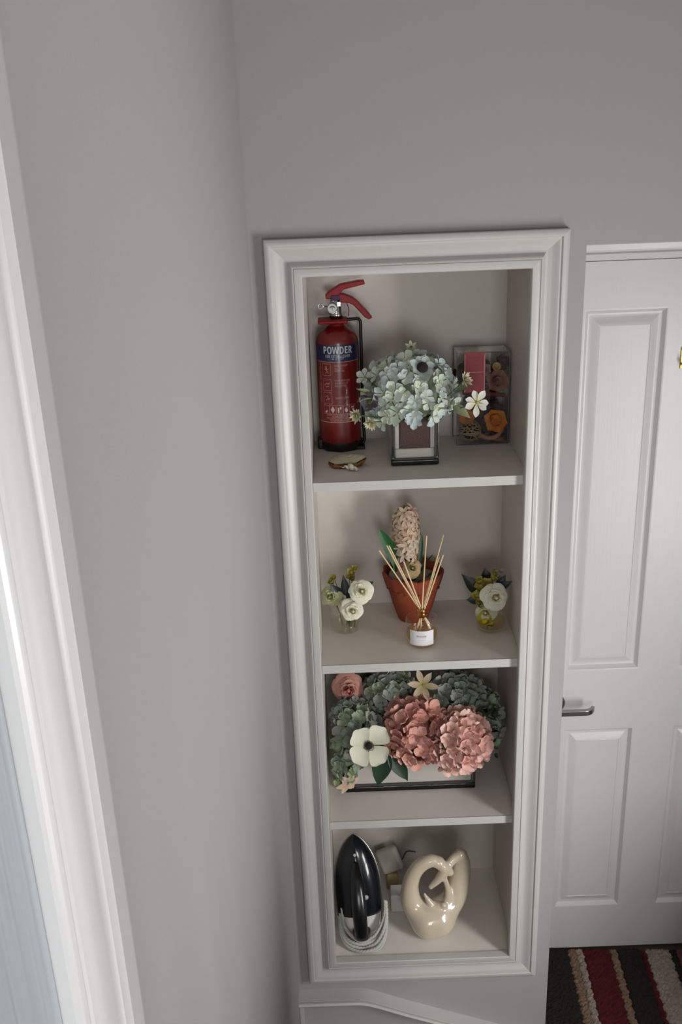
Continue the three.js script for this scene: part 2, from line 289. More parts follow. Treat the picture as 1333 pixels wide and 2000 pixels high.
// a head of many florets: thing > floret
function head(name, label, cat, base, c, rad, n, kinds, seed, keep, coreColor, group) {
  const t = thing(name, label, cat, base, group), l = c.clone().sub(base), rr = rng(seed + 5);
  const core = new THREE.SphereGeometry(1, 18, 12); core.scale(rad.x * 0.72, rad.y * 0.72, rad.z * 0.72);
  mesh('core', core, std({ color: coreColor, roughness: 1 }), t, l);
  for (const [p, nn, r] of dome(n, l, rad, seed, keep)) {
    const wx = p.x + base.x, wz = p.z + base.z; if (wx < 0.025 || wx > 0.425 || wz < -0.280) continue;
    const m = mesh('floret', kinds[Math.floor(r * kinds.length)], M.petal, t, p); orient(m, nn, rr() * 6.28); m.scale.setScalar(0.85 + 0.35 * rr()); }
  return t;
}
function stalk(t, a, b, r = 0.0013, mat = M.stem, bend = 0.006) { const m = a.clone().lerp(b, 0.5); m.x += bend; return mesh('stem', tube([a, m, b], r, 10, 6), mat, t); }

// open rose: petals each a part
function rose(label, centre, n, R, seed, root, cOuter, cInner, group, cat = 'flower', name = 'rose') {
  const t = thing(name, label, cat, root, group), rr = rng(seed), q = new THREE.Quaternion().setFromUnitVectors(new V3(0, 1, 0), n.clone().normalize()), c = centre.clone().sub(root);
  const rings = [[0.16, 0.74, 3], [0.25, 0.70, 4], [0.37, 0.62, 5], [0.51, 0.52, 5], [0.67, 0.40, 6], [0.83, 0.26, 6], [0.99, 0.11, 6]];
  rings.forEach(([rk, hk, m], k) => {
    for (let i = 0; i < m; i++) {
      const span = (k < 2 ? 2.4 : 1.7) * (0.85 + 0.3 * rr()), th = 2 * PI * i / m + k * 0.7 + rr() * 0.4, Rr = R * rk * (0.88 + 0.24 * rr()), H = R * hk * (0.86 + 0.28 * rr()), rows = [], ts = [], w1 = rr() * 6, skew = (rr() - 0.5) * 0.25;
      for (let j = 0; j <= 6; j++) {
        const v = j / 6, row = [], rad = Rr * (0.15 + 0.85 * Math.sin(v * PI / 2)) + (k > 1 ? 0.13 * R * Math.pow(v, 5) : -0.02 * R * v);
        for (let s = 0; s <= 8; s++) { const u = s / 4 - 1, a = th + u * span / 2 * Math.sqrt(1 - Math.pow(v * 0.90, 5)), wv = 0.05 * R * Math.sin(2.6 * u + w1) * v; row.push(new V3((rad + wv) * Math.cos(a), H * v * (1 + skew * u) - (k > 1 ? 0.20 * R * Math.pow(v, 5) : 0) + 0.04 * R * Math.cos(3 * u + w1) * v - (k > 3 ? 0.1 * R * v * v : 0), (rad + wv) * Math.sin(a))); ts.push(v); }
        rows.push(row);
      }
      const g = quads(rows), ca = mixc(cInner, cOuter, Math.min(1, k / 4.5)), cb = mixc(ca, cOuter, 0.65); paint(g, (x, y, z, w) => mixc(mixc(ca, cInner, 0.35), cb, ts[w])); g.applyQuaternion(q); g.translate(c.x, c.y, c.z); mesh('petal', g, M.petal, t);
    }
  });
  const s = new THREE.SphereGeometry(R * 0.15, 12, 9), nn = n.clone().normalize(); s.scale(1, 1.25, 1); s.applyQuaternion(q); s.translate(c.x + nn.x * R * 0.56, c.y + nn.y * R * 0.56, c.z + nn.z * R * 0.56); mesh('flower_centre', plain(s, mixc(cInner, cOuter, 0.35)), M.petal, t);
  const back = c.clone().add(n.clone().multiplyScalar(-0.001)); stalk(t, back, new V3(0, 0.003, 0), 0.0014, M.stem, 0.004);
  return t;
}
const KEEP = (d) => d.y * 0.55 + d.z > -0.25;
let TONE = [0, col(0xffffff)];                      // paler batches of silk petals: share and tint
const hyd = (c0, c1, n, L, W, seed, o = {}) => [0, 1, 2, 3].map((k) => blossom(n, { L, W, c0: mixc(col(c0[k % c0.length]), TONE[1], TONE[0]), c1: mixc(col(c1[k % c1.length]), TONE[1], TONE[0]), cup: 0.25, curl: 0.1, base: 0.2, nu: 3, nv: 4, ...o }, 0.25, 0.001, seed + k, [0.0016, col(0xb9bf7a)]));

// ------------------------------------------------------------------ top compartment
// fire extinguisher
{
  const B = F(0.0625, 1.2275, -0.2515), t = thing('fire_extinguisher', 'red powder fire extinguisher with a blue banded label in the top left compartment', 'fire extinguisher', B);
  const R = 0.0475;
  mesh('cylinder', lathe([[0, 0.010], [0.040, 0.010], [R - 0.002, 0.016], [R, 0.022], [R, 0.244], [R - 0.002, 0.256], [R - 0.008, 0.267], [R - 0.019, 0.275], [0.022, 0.279], [0.0185, 0.283], [0.0175, 0.296], [0, 0.296]], 48), M.red, t);
  // printed label wrapped on the cylinder
  const W = 1024, H = 1000, cv = document.createElement('canvas'); cv.width = W; cv.height = H; const g = cv.getContext('2d');
  g.fillStyle = '#720c0f'; g.fillRect(0, 0, W, H); g.fillStyle = '#1c2148'; g.fillRect(0, 0, W, 196);
  g.fillStyle = '#c9d0da'; g.textAlign = 'center'; g.font = 'bold 118px sans-serif'; g.fillText('POWDER', W / 2, 102); g.font = '46px sans-serif'; g.fillText('FIRE EXTINGUISHER', W / 2, 148); g.font = '22px sans-serif'; g.fillText('ABC  DRY  POWDER', W / 2, 170); g.fillText('1      kg', W / 2, 191);
  g.fillStyle = '#c2a79c'; g.fillRect(90, 196, W - 180, 6); g.fillRect(90, 926, W - 180, 7);
  g.strokeStyle = '#b98f83'; g.fillStyle = '#c3a092'; g.lineWidth = 5;
  const ic = (x, y, k) => { g.strokeRect(x, y, 150, 138); g.save(); g.translate(x + 75, y + 70); g.lineWidth = 9; g.beginPath(); if (k === 0) { g.arc(-8, -28, 15, 0, 7); g.moveTo(-8, -10); g.lineTo(12, 20); g.lineTo(-20, 44); g.moveTo(12, 20); g.lineTo(34, 42); g.moveTo(-40, 0); g.lineTo(30, -6); } else if (k === 1) { g.moveTo(-46, 10); g.lineTo(-12, -22); g.lineTo(24, -10); g.lineTo(46, -28); g.moveTo(-20, 26); g.lineTo(30, 14); } else { g.moveTo(-40, -20); g.lineTo(0, -30); g.lineTo(6, 10); g.lineTo(44, 0); g.moveTo(-30, 30); g.lineTo(-8, 6); } g.stroke(); g.restore(); };
  ic(240, 222, 0); ic(240, 404, 1); ic(244, 566, 2);
  g.textAlign = 'left'; g.font = '31px sans-serif'; const tx = (s, y, x = 450) => g.fillText(s, x, y);
  tx('HOLD UPRIGHT', 252); tx('PULL OUT', 284); tx('SAFETY PIN', 316); tx('STAND BACK AND', 430); tx('AIM NOZZLE AT', 462); tx('BASE OF FIRE', 494); tx('SQUEEZE LEVER', 640);
  g.save(); g.translate(196, 700); g.rotate(-PI / 2); g.font = '30px sans-serif'; g.fillText('TESTED TO BS EN3   SERVICE YEARLY', 0, 0); g.restore();
  for (let k = 0; k < 5; k++) { const x = 236 + k * 112; g.lineWidth = 4; g.strokeRect(x, 722, 104, 104); g.save(); g.translate(x + 52, 774); g.fillStyle = '#c9b6ac'; g.beginPath(); if (k === 0) { g.moveTo(-34, 34); g.lineTo(6, 4); g.lineTo(28, 20); g.lineTo(-6, 44); } else if (k === 1) { g.moveTo(0, -44); g.lineTo(36, 0); g.lineTo(0, 44); g.lineTo(-36, 0); } else if (k === 2) { g.rect(-30, -26, 22, 60); g.rect(4, -36, 24, 30); } else if (k === 3) { g.arc(-4, 6, 28, 0, 5); } else { g.rect(-26, -30, 50, 18); g.rect(-10, -4, 34, 26); } g.fill(); g.restore(); }
  g.fillStyle = '#c3a092'; g.textAlign = 'center'; g.font = '27px sans-serif'; ['DO NOT USE ON COOKING OIL FIRES', 'RECHARGE AFTER USE', 'CHECK GAUGE IS IN THE GREEN ZONE', 'For domestic use, store dry', 'REPLACE AFTER FIVE YEARS'].forEach((s, k) => g.fillText(s, W / 2, 850 + k * 17 + k * 1.5));
  const tex = new THREE.CanvasTexture(cv); tex.colorSpace = THREE.SRGBColorSpace;
  const lab = new THREE.CylinderGeometry(R + 0.0004, R + 0.0004, 0.188, 48, 1, true, -1.5, 3.0); lab.translate(0, 0.151, 0);
  const lm = mesh('label', lab, phy({ map: tex, roughness: 0.34, clearcoat: 0.5, clearcoatRoughness: 0.15 }), t); lm.userData.label = 'printed instruction label with blue POWDER band';
  mesh('collar', shift(new RoundedBoxGeometry(0.066, 0.0075, 0.056, 3, 0.0035), -0.008, 0.2925, 0.006), M.redPlastic, t);
  // valve head, gauge, pin
  mesh('valve', [lathe([[0, 0.296], [0.015, 0.296], [0.015, 0.306], [0.0125, 0.308], [0.0125, 0.336], [0, 0.336]], 24), shift(new RoundedBoxGeometry(0.02, 0.026, 0.024, 2, 0.003), 0.002, 0.334, 0)], M.chrome, t);
  const ga = lathe([[0, 0], [0.0122, 0], [0.0122, 0.009], [0.0108, 0.011], [0.0098, 0.0096], [0, 0.0096]], 28); ga.rotateX(PI / 2 - 0.25); const gm = mesh('gauge', ga, M.chrome, t, new V3(-0.008, 0.3195, 0.017));
  const gc = document.createElement('canvas'); gc.width = gc.height = 128; const gg = gc.getContext('2d'); gg.fillStyle = '#cfcfcb'; gg.fillRect(0, 0, 128, 128); gg.lineWidth = 16; gg.strokeStyle = '#3c6b52'; gg.beginPath(); gg.arc(64, 74, 38, 3.5, 5.9); gg.stroke(); gg.strokeStyle = '#222'; gg.lineWidth = 7; gg.beginPath(); gg.moveTo(64, 84); gg.lineTo(62, 34); gg.stroke();
  const gt = new THREE.CanvasTexture(gc); gt.colorSpace = THREE.SRGBColorSpace; const face = new THREE.CircleGeometry(0.0097, 24); face.rotateX(-0.25); face.translate(0, 0.0025, 0.0098); mesh('dial', face, std({ map: gt, roughness: 0.5 }), gm);
  mesh('safety_pin', [rod(new V3(-0.012, 0.325, 0.012), new V3(-0.028, 0.326, 0.02), 0.0016), shift(new THREE.TorusGeometry(0.0055, 0.0013, 8, 18), -0.033, 0.3265, 0.021), rod(new V3(-0.026, 0.3262, 0.019), new V3(-0.030, 0.329, 0.020), 0.002)], M.chrome, t);
  const side = (pts, w, r = 0.002) => { const s = new THREE.Shape(pts.map(([x, y]) => new THREE.Vector2(x, y))); const q = new THREE.ExtrudeGeometry(s, { depth: w, bevelEnabled: true, bevelSize: r, bevelThickness: r, bevelSegments: 2 }); q.translate(0, 0, -w / 2); return q; };
  mesh('squeeze_lever', side([[-0.020, 0.347], [-0.013, 0.354], [0.012, 0.3685], [0.050, 0.3745], [0.062, 0.3745], [0.063, 0.3705], [0.050, 0.3675], [0.018, 0.361], [0.006, 0.350], [-0.006, 0.341], [-0.019, 0.342]], 0.020), M.redPlastic, t);
  mesh('carry_handle', side([[-0.006, 0.340], [0.004, 0.349], [0.018, 0.3475], [0.036, 0.340], [0.046, 0.332], [0.070, 0.305], [0.0765, 0.2965], [0.072, 0.2945], [0.064, 0.299], [0.040, 0.326], [0.030, 0.3315], [0.014, 0.333], [-0.004, 0.333]], 0.020), M.redPlastic, t);
  mesh('tamper_tab', shift(new RoundedBoxGeometry(0.020, 0.011, 0.024, 2, 0.002), 0.000, 0.342, 0.002), std({ color: 0x35204a, roughness: 0.6 }), t);
  mesh('pin_tether', tube([new V3(0.023, 0.333, 0.008), new V3(0.028, 0.318, 0.012), new V3(0.027, 0.301, 0.012)], 0.0011, 14, 6), std({ color: 0x6a0f16, roughness: 0.6 }), t);
  mesh('bracket', [tube([new V3(0.018, 0.2925, 0), new V3(0.040, 0.293, 0), new V3(0.050, 0.2925, 0), new V3(0.0535, 0.286, 0), new V3(0.0535, 0.27, 0), new V3(0.0535, 0.06, 0), new V3(0.0535, 0.010, 0), new V3(0.048, 0.004, 0)], 0.0036, 60, 8)], M.black, t);
  mesh('base_cup', [lathe([[0, 0], [0.046, 0], [0.050, 0.004], [0.0505, 0.018], [0.0485, 0.022], [0.0478, 0.022]], 8), box(0.02, 0.055, 0, 0.007, -0.02, 0.03, 0.002), box(-0.053, -0.02, 0.0, 0.024, -0.012, 0.018, 0.004)].map((q) => { q.deleteAttribute('uv'); return q; }), M.black, t);
}
// shells
{
  const B = F(0.068, 1.2275, -0.100), t = thing('oyster_shell', 'broken brown and cream sea shell lying on the top shelf', 'shell', B);
  // an upper valve tilted towards the front: pale outside, growth ridges, brown folded edge in front
  const rows = [], ts = []; for (let j = 0; j <= 12; j++) { const v = j / 12, row = []; for (let i = 0; i <= 28; i++) { const a = i / 28 * 2 * PI, cx = Math.cos(a), sz = Math.sin(a), lobe = 1 + 0.07 * Math.sin(3 * a + 0.6) + 0.04 * Math.sin(7 * a), r = v * lobe; row.push(new V3(cx * r * (cx > 0 ? 0.044 : 0.034), 0.013 + 0.012 * Math.sqrt(Math.max(0, 1 - v * v * 0.98)) + 0.0007 * Math.sin(v * 26) - sz * r * 0.004 + (cx > 0.6 ? (cx - 0.6) * r * 0.016 : 0), sz * r * 0.020 - 0.004)); ts.push(v); } rows.push(row); }
  mesh('upper_valve', paint(quads(rows), (x, y, z, i) => mixc(col(0xa09a88), col(0x8f8468), Math.max(0, ts[i] - 0.3 + 0.25 * Math.sin(ts[i] * 26)))), M.solid, t);
  const rim = []; for (const [k, h, o] of [[1.0, 0.0125, 0.0], [1.01, 0.010, 0.0025], [0.94, 0.0055, 0.0015], [0.80, 0.0004, -0.003]]) { const row = []; for (let i = 0; i <= 40; i++) { const a = i / 40 * 2 * PI, cx = Math.cos(a), sz = Math.sin(a), lobe = 1 + 0.07 * Math.sin(3 * a + 0.6) + 0.04 * Math.sin(7 * a); row.push(new V3(cx * k * lobe * (cx > 0 ? 0.044 : 0.034), Math.max(0.0003, h - sz * 0.004 * k + (cx > 0.6 ? (cx - 0.6) * 0.016 : 0) * (h > 0.004 ? 1 : 0) + 0.001 * Math.sin(a * 13) * (h > 0.004 ? 1 : 0)), sz * k * lobe * 0.020 - 0.004 + o)); } rim.push(row); }
  mesh('brown_rim', paint(quads(rim), (x, y, z, i) => mixc(col(0x5c3210), col(0x85561f), (Math.sin(i * 1.3) * Math.sin(i * 0.37) + 1) * 0.5)), M.solid, t);
}
{
  const B = F(0.0765, 1.2275, -0.0725), t = thing('whelk_shell', 'small white spiral sea shell in front of the larger brown shell', 'shell', B); const list = [];
  const rows = []; for (let j = 0; j <= 44; j++) { const v = j / 44, a = v * 15, r = 0.0012 + 0.0105 * v, row = []; for (let i = 0; i < 10; i++) { const b = i / 10 * 2 * PI, d = r * 0.62; row.push(new V3(-0.016 + 0.024 * v + d * Math.sin(b) * 0.9, 0.0088 + Math.cos(a) * r * 0.35 + Math.cos(a) * d * Math.cos(b) * 0.55, Math.sin(a) * r * 0.35 + Math.sin(a) * d * Math.cos(b) * 0.55)); } rows.push(row); }
  mesh('whorl', paint(quads(rows, true), (x) => mixc(col(0xcfc8b8), col(0xa98d78), Math.max(0, Math.sin(x * 700)) * 0.5)), M.solid, t);
  mesh('siphon', plain(tube([new V3(0.008, 0.0085, 0.002), new V3(0.014, 0.008, 0.006), new V3(0.019, 0.003, 0.010)], 0.0032, 10, 8), col(0xc4b8a8)), M.solid, t);
}
// square glass vase
M.liner = std({ color: 0xb2ada5, roughness: 0.7 });
// thick clear base and corner posts, thin clear walls
const glassVase = (t, w, h, d, base, post) => {
  mesh('glass_base', box(-w / 2, w / 2, 0, base, -d / 2, d / 2, 0.004), M.glass, t);
  const y0 = base + 0.0002;
  for (const x of [-1, 1]) for (const z of [-1, 1]) mesh('glass_corner', box(x < 0 ? -w / 2 : w / 2 - post, x < 0 ? -w / 2 + post : w / 2, y0, h, z < 0 ? -d / 2 : d / 2 - post, z < 0 ? -d / 2 + post : d / 2, 0.0025), M.glass, t);
  const e = post + 0.0002; for (const z of [-1, 1]) mesh('glass_wall', box(-w / 2 + e, w / 2 - e, y0, h - 0.0005, z < 0 ? -d / 2 : d / 2 - 0.0012, z < 0 ? -d / 2 + 0.0012 : d / 2), M.thin, t);
  for (const x of [-1, 1]) mesh('glass_wall', box(x < 0 ? -w / 2 : w / 2 - 0.0012, x < 0 ? -w / 2 + 0.0012 : w / 2, y0, h - 0.0005, -d / 2 + e, d / 2 - e), M.thin, t);
};
{
  const B = F(0.221, 1.2275, -0.140), t = thing('glass_cube_vase', 'thick square glass vase holding the pale blue flowers on the top shelf', 'vase', B);
  glassVase(t, 0.104, 0.108, 0.104, 0.014, 0.0085);
  mesh('liner', box(-0.0425, 0.0425, 0.0145, 0.036, -0.0425, 0.0425, 0.004), M.liner, t);
  mesh('soil', box(-0.0335, 0.0335, 0.0362, 0.100, -0.040, 0.0425, 0.006), std({ color: 0x4a3128, roughness: 1, bumpMap: rep(T_fibre, 6), bumpScale: 0.003 }), t);
  for (const s of [-1, 1]) mesh('liner_side', box(s < 0 ? -0.0425 : 0.0337, s < 0 ? -0.0337 : 0.0425, 0.0362, 0.102, -0.0425, 0.0425, 0.002), M.liner, t);
}
// pale blue hydrangea and its companions
{
  const base = F(0.221, 1.330, -0.140);
  TONE = [0.28, col(0xdfe6e6)];
  const HP = { base: 0.2, p: 1.75, q: 0.6, cup: 0.35, curl: 0.15, nu: 4, nv: 6 };
  const kinds = [...hyd([0xc3c9a2, 0xb7c3ae, 0xc9cfae], [0xaebfbe, 0xb6c4bf, 0xbccac6, 0xa9bcc2], 5, 0.0195, 0.0150, 50, HP), ...hyd([0xc6cc9c], [0xbfcbb8, 0xc5cfc4], 4, 0.0195, 0.0175, 60, HP)];
  head('hydrangea', 'pale blue and cream hydrangea head filling the square glass vase', 'flower', base, F(0.216, 1.374, -0.138), new V3(0.092, 0.082, 0.080), 190, kinds, 71, (d) => d.y * 0.8 + d.z > -0.25 && d.y > -0.55, 0x98a58c);
  const star = (label, c, n, seed, np, L, W, c0, c1, cc, tilt, pp = {}, name = 'blossom') => {
    const t = thing(name, label, 'flower', base), l = c.clone().sub(base), r2 = rng(seed);
    const q = new THREE.Quaternion().setFromUnitVectors(new V3(0, 1, 0), n.clone().normalize());
    for (let i = 0; i < np; i++) { const g = petal({ L: L * (0.85 + 0.3 * r2()), W, c0: col(c0), c1: col(c1), cup: 0.2, curl: 0.05 + 0.2 * (r2() - 0.5), ...pp }); g.translate(0, 0, 0.002); g.rotateX(-(tilt + (r2() - 0.5) * 0.35)); g.rotateY(2 * PI * i / np + (r2() - 0.5) * 0.3); g.applyQuaternion(q); g.translate(l.x, l.y, l.z); mesh('petal', g, M.petal, t); }
    if (cc) { const s = new THREE.SphereGeometry(cc[0], 10, 8); s.scale(1, 0.7, 1); s.translate(0, cc[0] * 0.5, 0); s.applyQuaternion(q); s.translate(l.x, l.y, l.z); mesh('flower_centre', plain(s, col(cc[1])), M.petal, t); }
    stalk(t, l, new V3(0, -0.02, 0)); return t;
  };
  star('white daisy with long petals leaning out right of the vase', F(0.346, 1.374, -0.045), new V3(0.25, 0.35, 0.9), 81, 7, 0.027, 0.0145, 0xcfcc9c, 0xdedcd6, [0.0035, 0x9a9440], 0.15, { base: 0.3, p: 1.5, q: 0.65, nv: 8 }, 'daisy');
  star('pale blue anemone with a dark purple centre, high in the glass vase', F(0.236, 1.442, -0.078), new V3(0.12, 0.62, 0.7), 82, 7, 0.027, 0.019, 0x9fb0b2, 0xb9c6c2, [0.0125, 0x241a1c], 0.25, { p: 1.5, nv: 6 }, 'anemone');
  for (const [lab, x, y, z, n, s] of [['cream spiky blossom hanging lowest at the left of the vase', 0.127, 1.337, -0.062, new V3(-0.1, -0.35, 0.9), 83], ['small cream spiky blossom touching the red extinguisher', 0.099, 1.348, -0.078, new V3(-0.5, 0.1, 0.85), 84], ['greenish white spiky blossom against the pink box label', 0.325, 1.412, -0.085, new V3(0.55, 0.35, 0.7), 85]]) {
    const t = star(lab, F(x, y, z), n, s, 16, 0.017, 0.0062, 0xa6a468, 0xcdc8ac, [0.0028, 0x8b8a3e], 0.55, { nu: 2, nv: 3 }, 'spiky_blossom');
    const l = F(x, y, z).sub(base), r2 = rng(s + 9); for (let i = 0; i < 12; i++) { const g = petal({ L: 0.014 * (0.8 + 0.4 * r2()), W: 0.006, c0: col(0xb2ad72), c1: col(0xcbc4a2), nu: 2, nv: 3, curl: 0.2 }); g.rotateX(-1.15 + 0.3 * r2()); g.rotateY(i * 0.62); g.applyQuaternion(new THREE.Quaternion().setFromUnitVectors(new V3(0, 1, 0), n.clone().normalize())); g.translate(l.x, l.y, l.z); mesh('petal', g, M.petal, t); }
  }
  star('dull purple blossom in the shade at the left of the vase', F(0.127, 1.372, -0.092), new V3(-0.4, 0.1, 0.9), 86, 7, 0.021, 0.018, 0x5a5e42, 0x544a5a, [0.005, 0x646a3c], 0.35, { p: 1.5 }, 'purple_blossom');
  star('tiny pale bud standing at the very top of the vase flowers', F(0.219, 1.475, -0.138), new V3(-0.1, 0.7, 0.6), 87, 6, 0.013, 0.007, 0xa8ab80, 0xc2c3ab, [0.003, 0x556040], 0.5, {}, 'bud');
  star('pale blossom at the upper left of the vase flowers', F(0.118, 1.423, -0.105), new V3(-0.5, 0.5, 0.6), 88, 5, 0.019, 0.014, 0xa0a890, 0xbcc3bc, null, 0.4, { p: 1.6, nv: 6 }, 'pale_blossom');
  const t = thing('leaf_sprig', 'dusty green leaves at the left edge of the vase flowers', 'leaf', base), rr = rng(90);
  for (const [x, y, z, ax, ay, az, L] of [[0.125, 1.385, -0.10, -0.5, 0.5, 0.4, 0.042], [0.13, 1.38, -0.085, -0.9, 0.1, 0.4, 0.036], [0.135, 1.40, -0.12, -0.6, 0.75, 0.1, 0.040], [0.30, 1.36, -0.075, 0.9, -0.45, 0.5, 0.045], [0.31, 1.38, -0.11, 0.9, 0.5, 0.1, 0.040], [0.22, 1.44, -0.14, 0.3, 0.9, 0.1, 0.030]]) {
    const g = leafGeo(L, L * 0.55, col(0x6f7d58), col(0x8b8f72)); const m = mesh('leaf', g, M.leaf, t, F(x, y, z).sub(base)); m.quaternion.setFromUnitVectors(new V3(0, 0, 1), new V3(ax, ay, az).normalize()); m.rotateZ(rr());
  }
  // potpourri box
}
{
  const B = F(0.386, 1.2275, -0.2600), t = thing('potpourri_box', 'clear acrylic box of potpourri with a pink card label at the back right', 'box', B), w = 0.0585, d = 0.036, h = 0.213;
  const pm = phy({ color: 0xffffff, roughness: 0.04, transmission: 1, thickness: 0, ior: 1.48, side: THREE.DoubleSide });
  for (const [n, a] of [['front_pane', [-w, w, 0, h, d - 0.0008, d]], ['back_pane', [-w, w, 0, h, -d, -d + 0.0008]], ['side_pane', [-w, -w + 0.0008, 0, h, -d + 0.001, d - 0.001]], ['side_pane', [w - 0.0008, w, 0, h, -d + 0.001, d - 0.001]], ['lid', [-w - 0.001, w + 0.001, h, h + 0.0012, -d - 0.001, d + 0.001]], ['base', [-w, w, -0.0002, 0.0008, -d, d]]]) mesh(n, box(...a), pm, t);
  const e = []; for (const x of [-w, w]) for (const z of [-d, d]) e.push(box(x - 0.0009, x + 0.0009, 0, h, z - 0.0009, z + 0.0009)); for (const z of [-d, d]) e.push(box(-w, w, h - 0.001, h + 0.001, z - 0.0009, z + 0.0009), box(-w, w, 0, 0.0015, z - 0.0009, z + 0.0009)); for (const x of [-w, w]) e.push(box(x - 0.0009, x + 0.0009, h - 0.001, h + 0.001, -d, d));
  mesh('edge_strip', e, phy({ color: 0x5d6462, roughness: 0.1 }), t);
  const cv = document.createElement('canvas'); cv.width = 256; cv.height = 480; const g = cv.getContext('2d'); g.fillStyle = '#b4525a'; g.fillRect(0, 0, 256, 480); g.fillStyle = '#d8b7ac'; g.fillRect(4, 24, 7, 456); g.fillRect(244, 24, 8, 456); g.fillRect(20, 238, 216, 6);
  g.fillStyle = '#7d5248'; g.textAlign = 'center'; g.font = '27px serif'; g.fillText('POTPOURRI', 128, 76); g.font = '20px serif'; g.fillText('scented', 128, 112); g.font = '26px serif'; g.fillText('SPICED', 128, 172); g.font = '15px sans-serif'; ['orange  cinnamon', 'rose  clove  cedar', 'keep away from', 'children and pets', 'do not eat', 'contents 200 g', 'refresh with oil'].forEach((s, k) => g.fillText(s, 128, 276 + 27 * k));
  const tex = new THREE.CanvasTexture(cv); tex.colorSpace = THREE.SRGBColorSpace;
  const card = box(-0.0235, 0.0235, -0.0455, 0.0455, 0, 0.0012); const p = card.attributes.position, uv = card.attributes.uv; for (let i = 0; i < p.count; i++) uv.setXY(i, (p.getX(i) + 0.0235) / 0.047, (p.getY(i) + 0.0455) / 0.091);
  mesh('label_card', card, std({ map: tex, roughness: 0.6 }), t, new V3(-0.019, 0.169, d + 0.0003)).userData.label = 'pink card label with white edge lines';
}
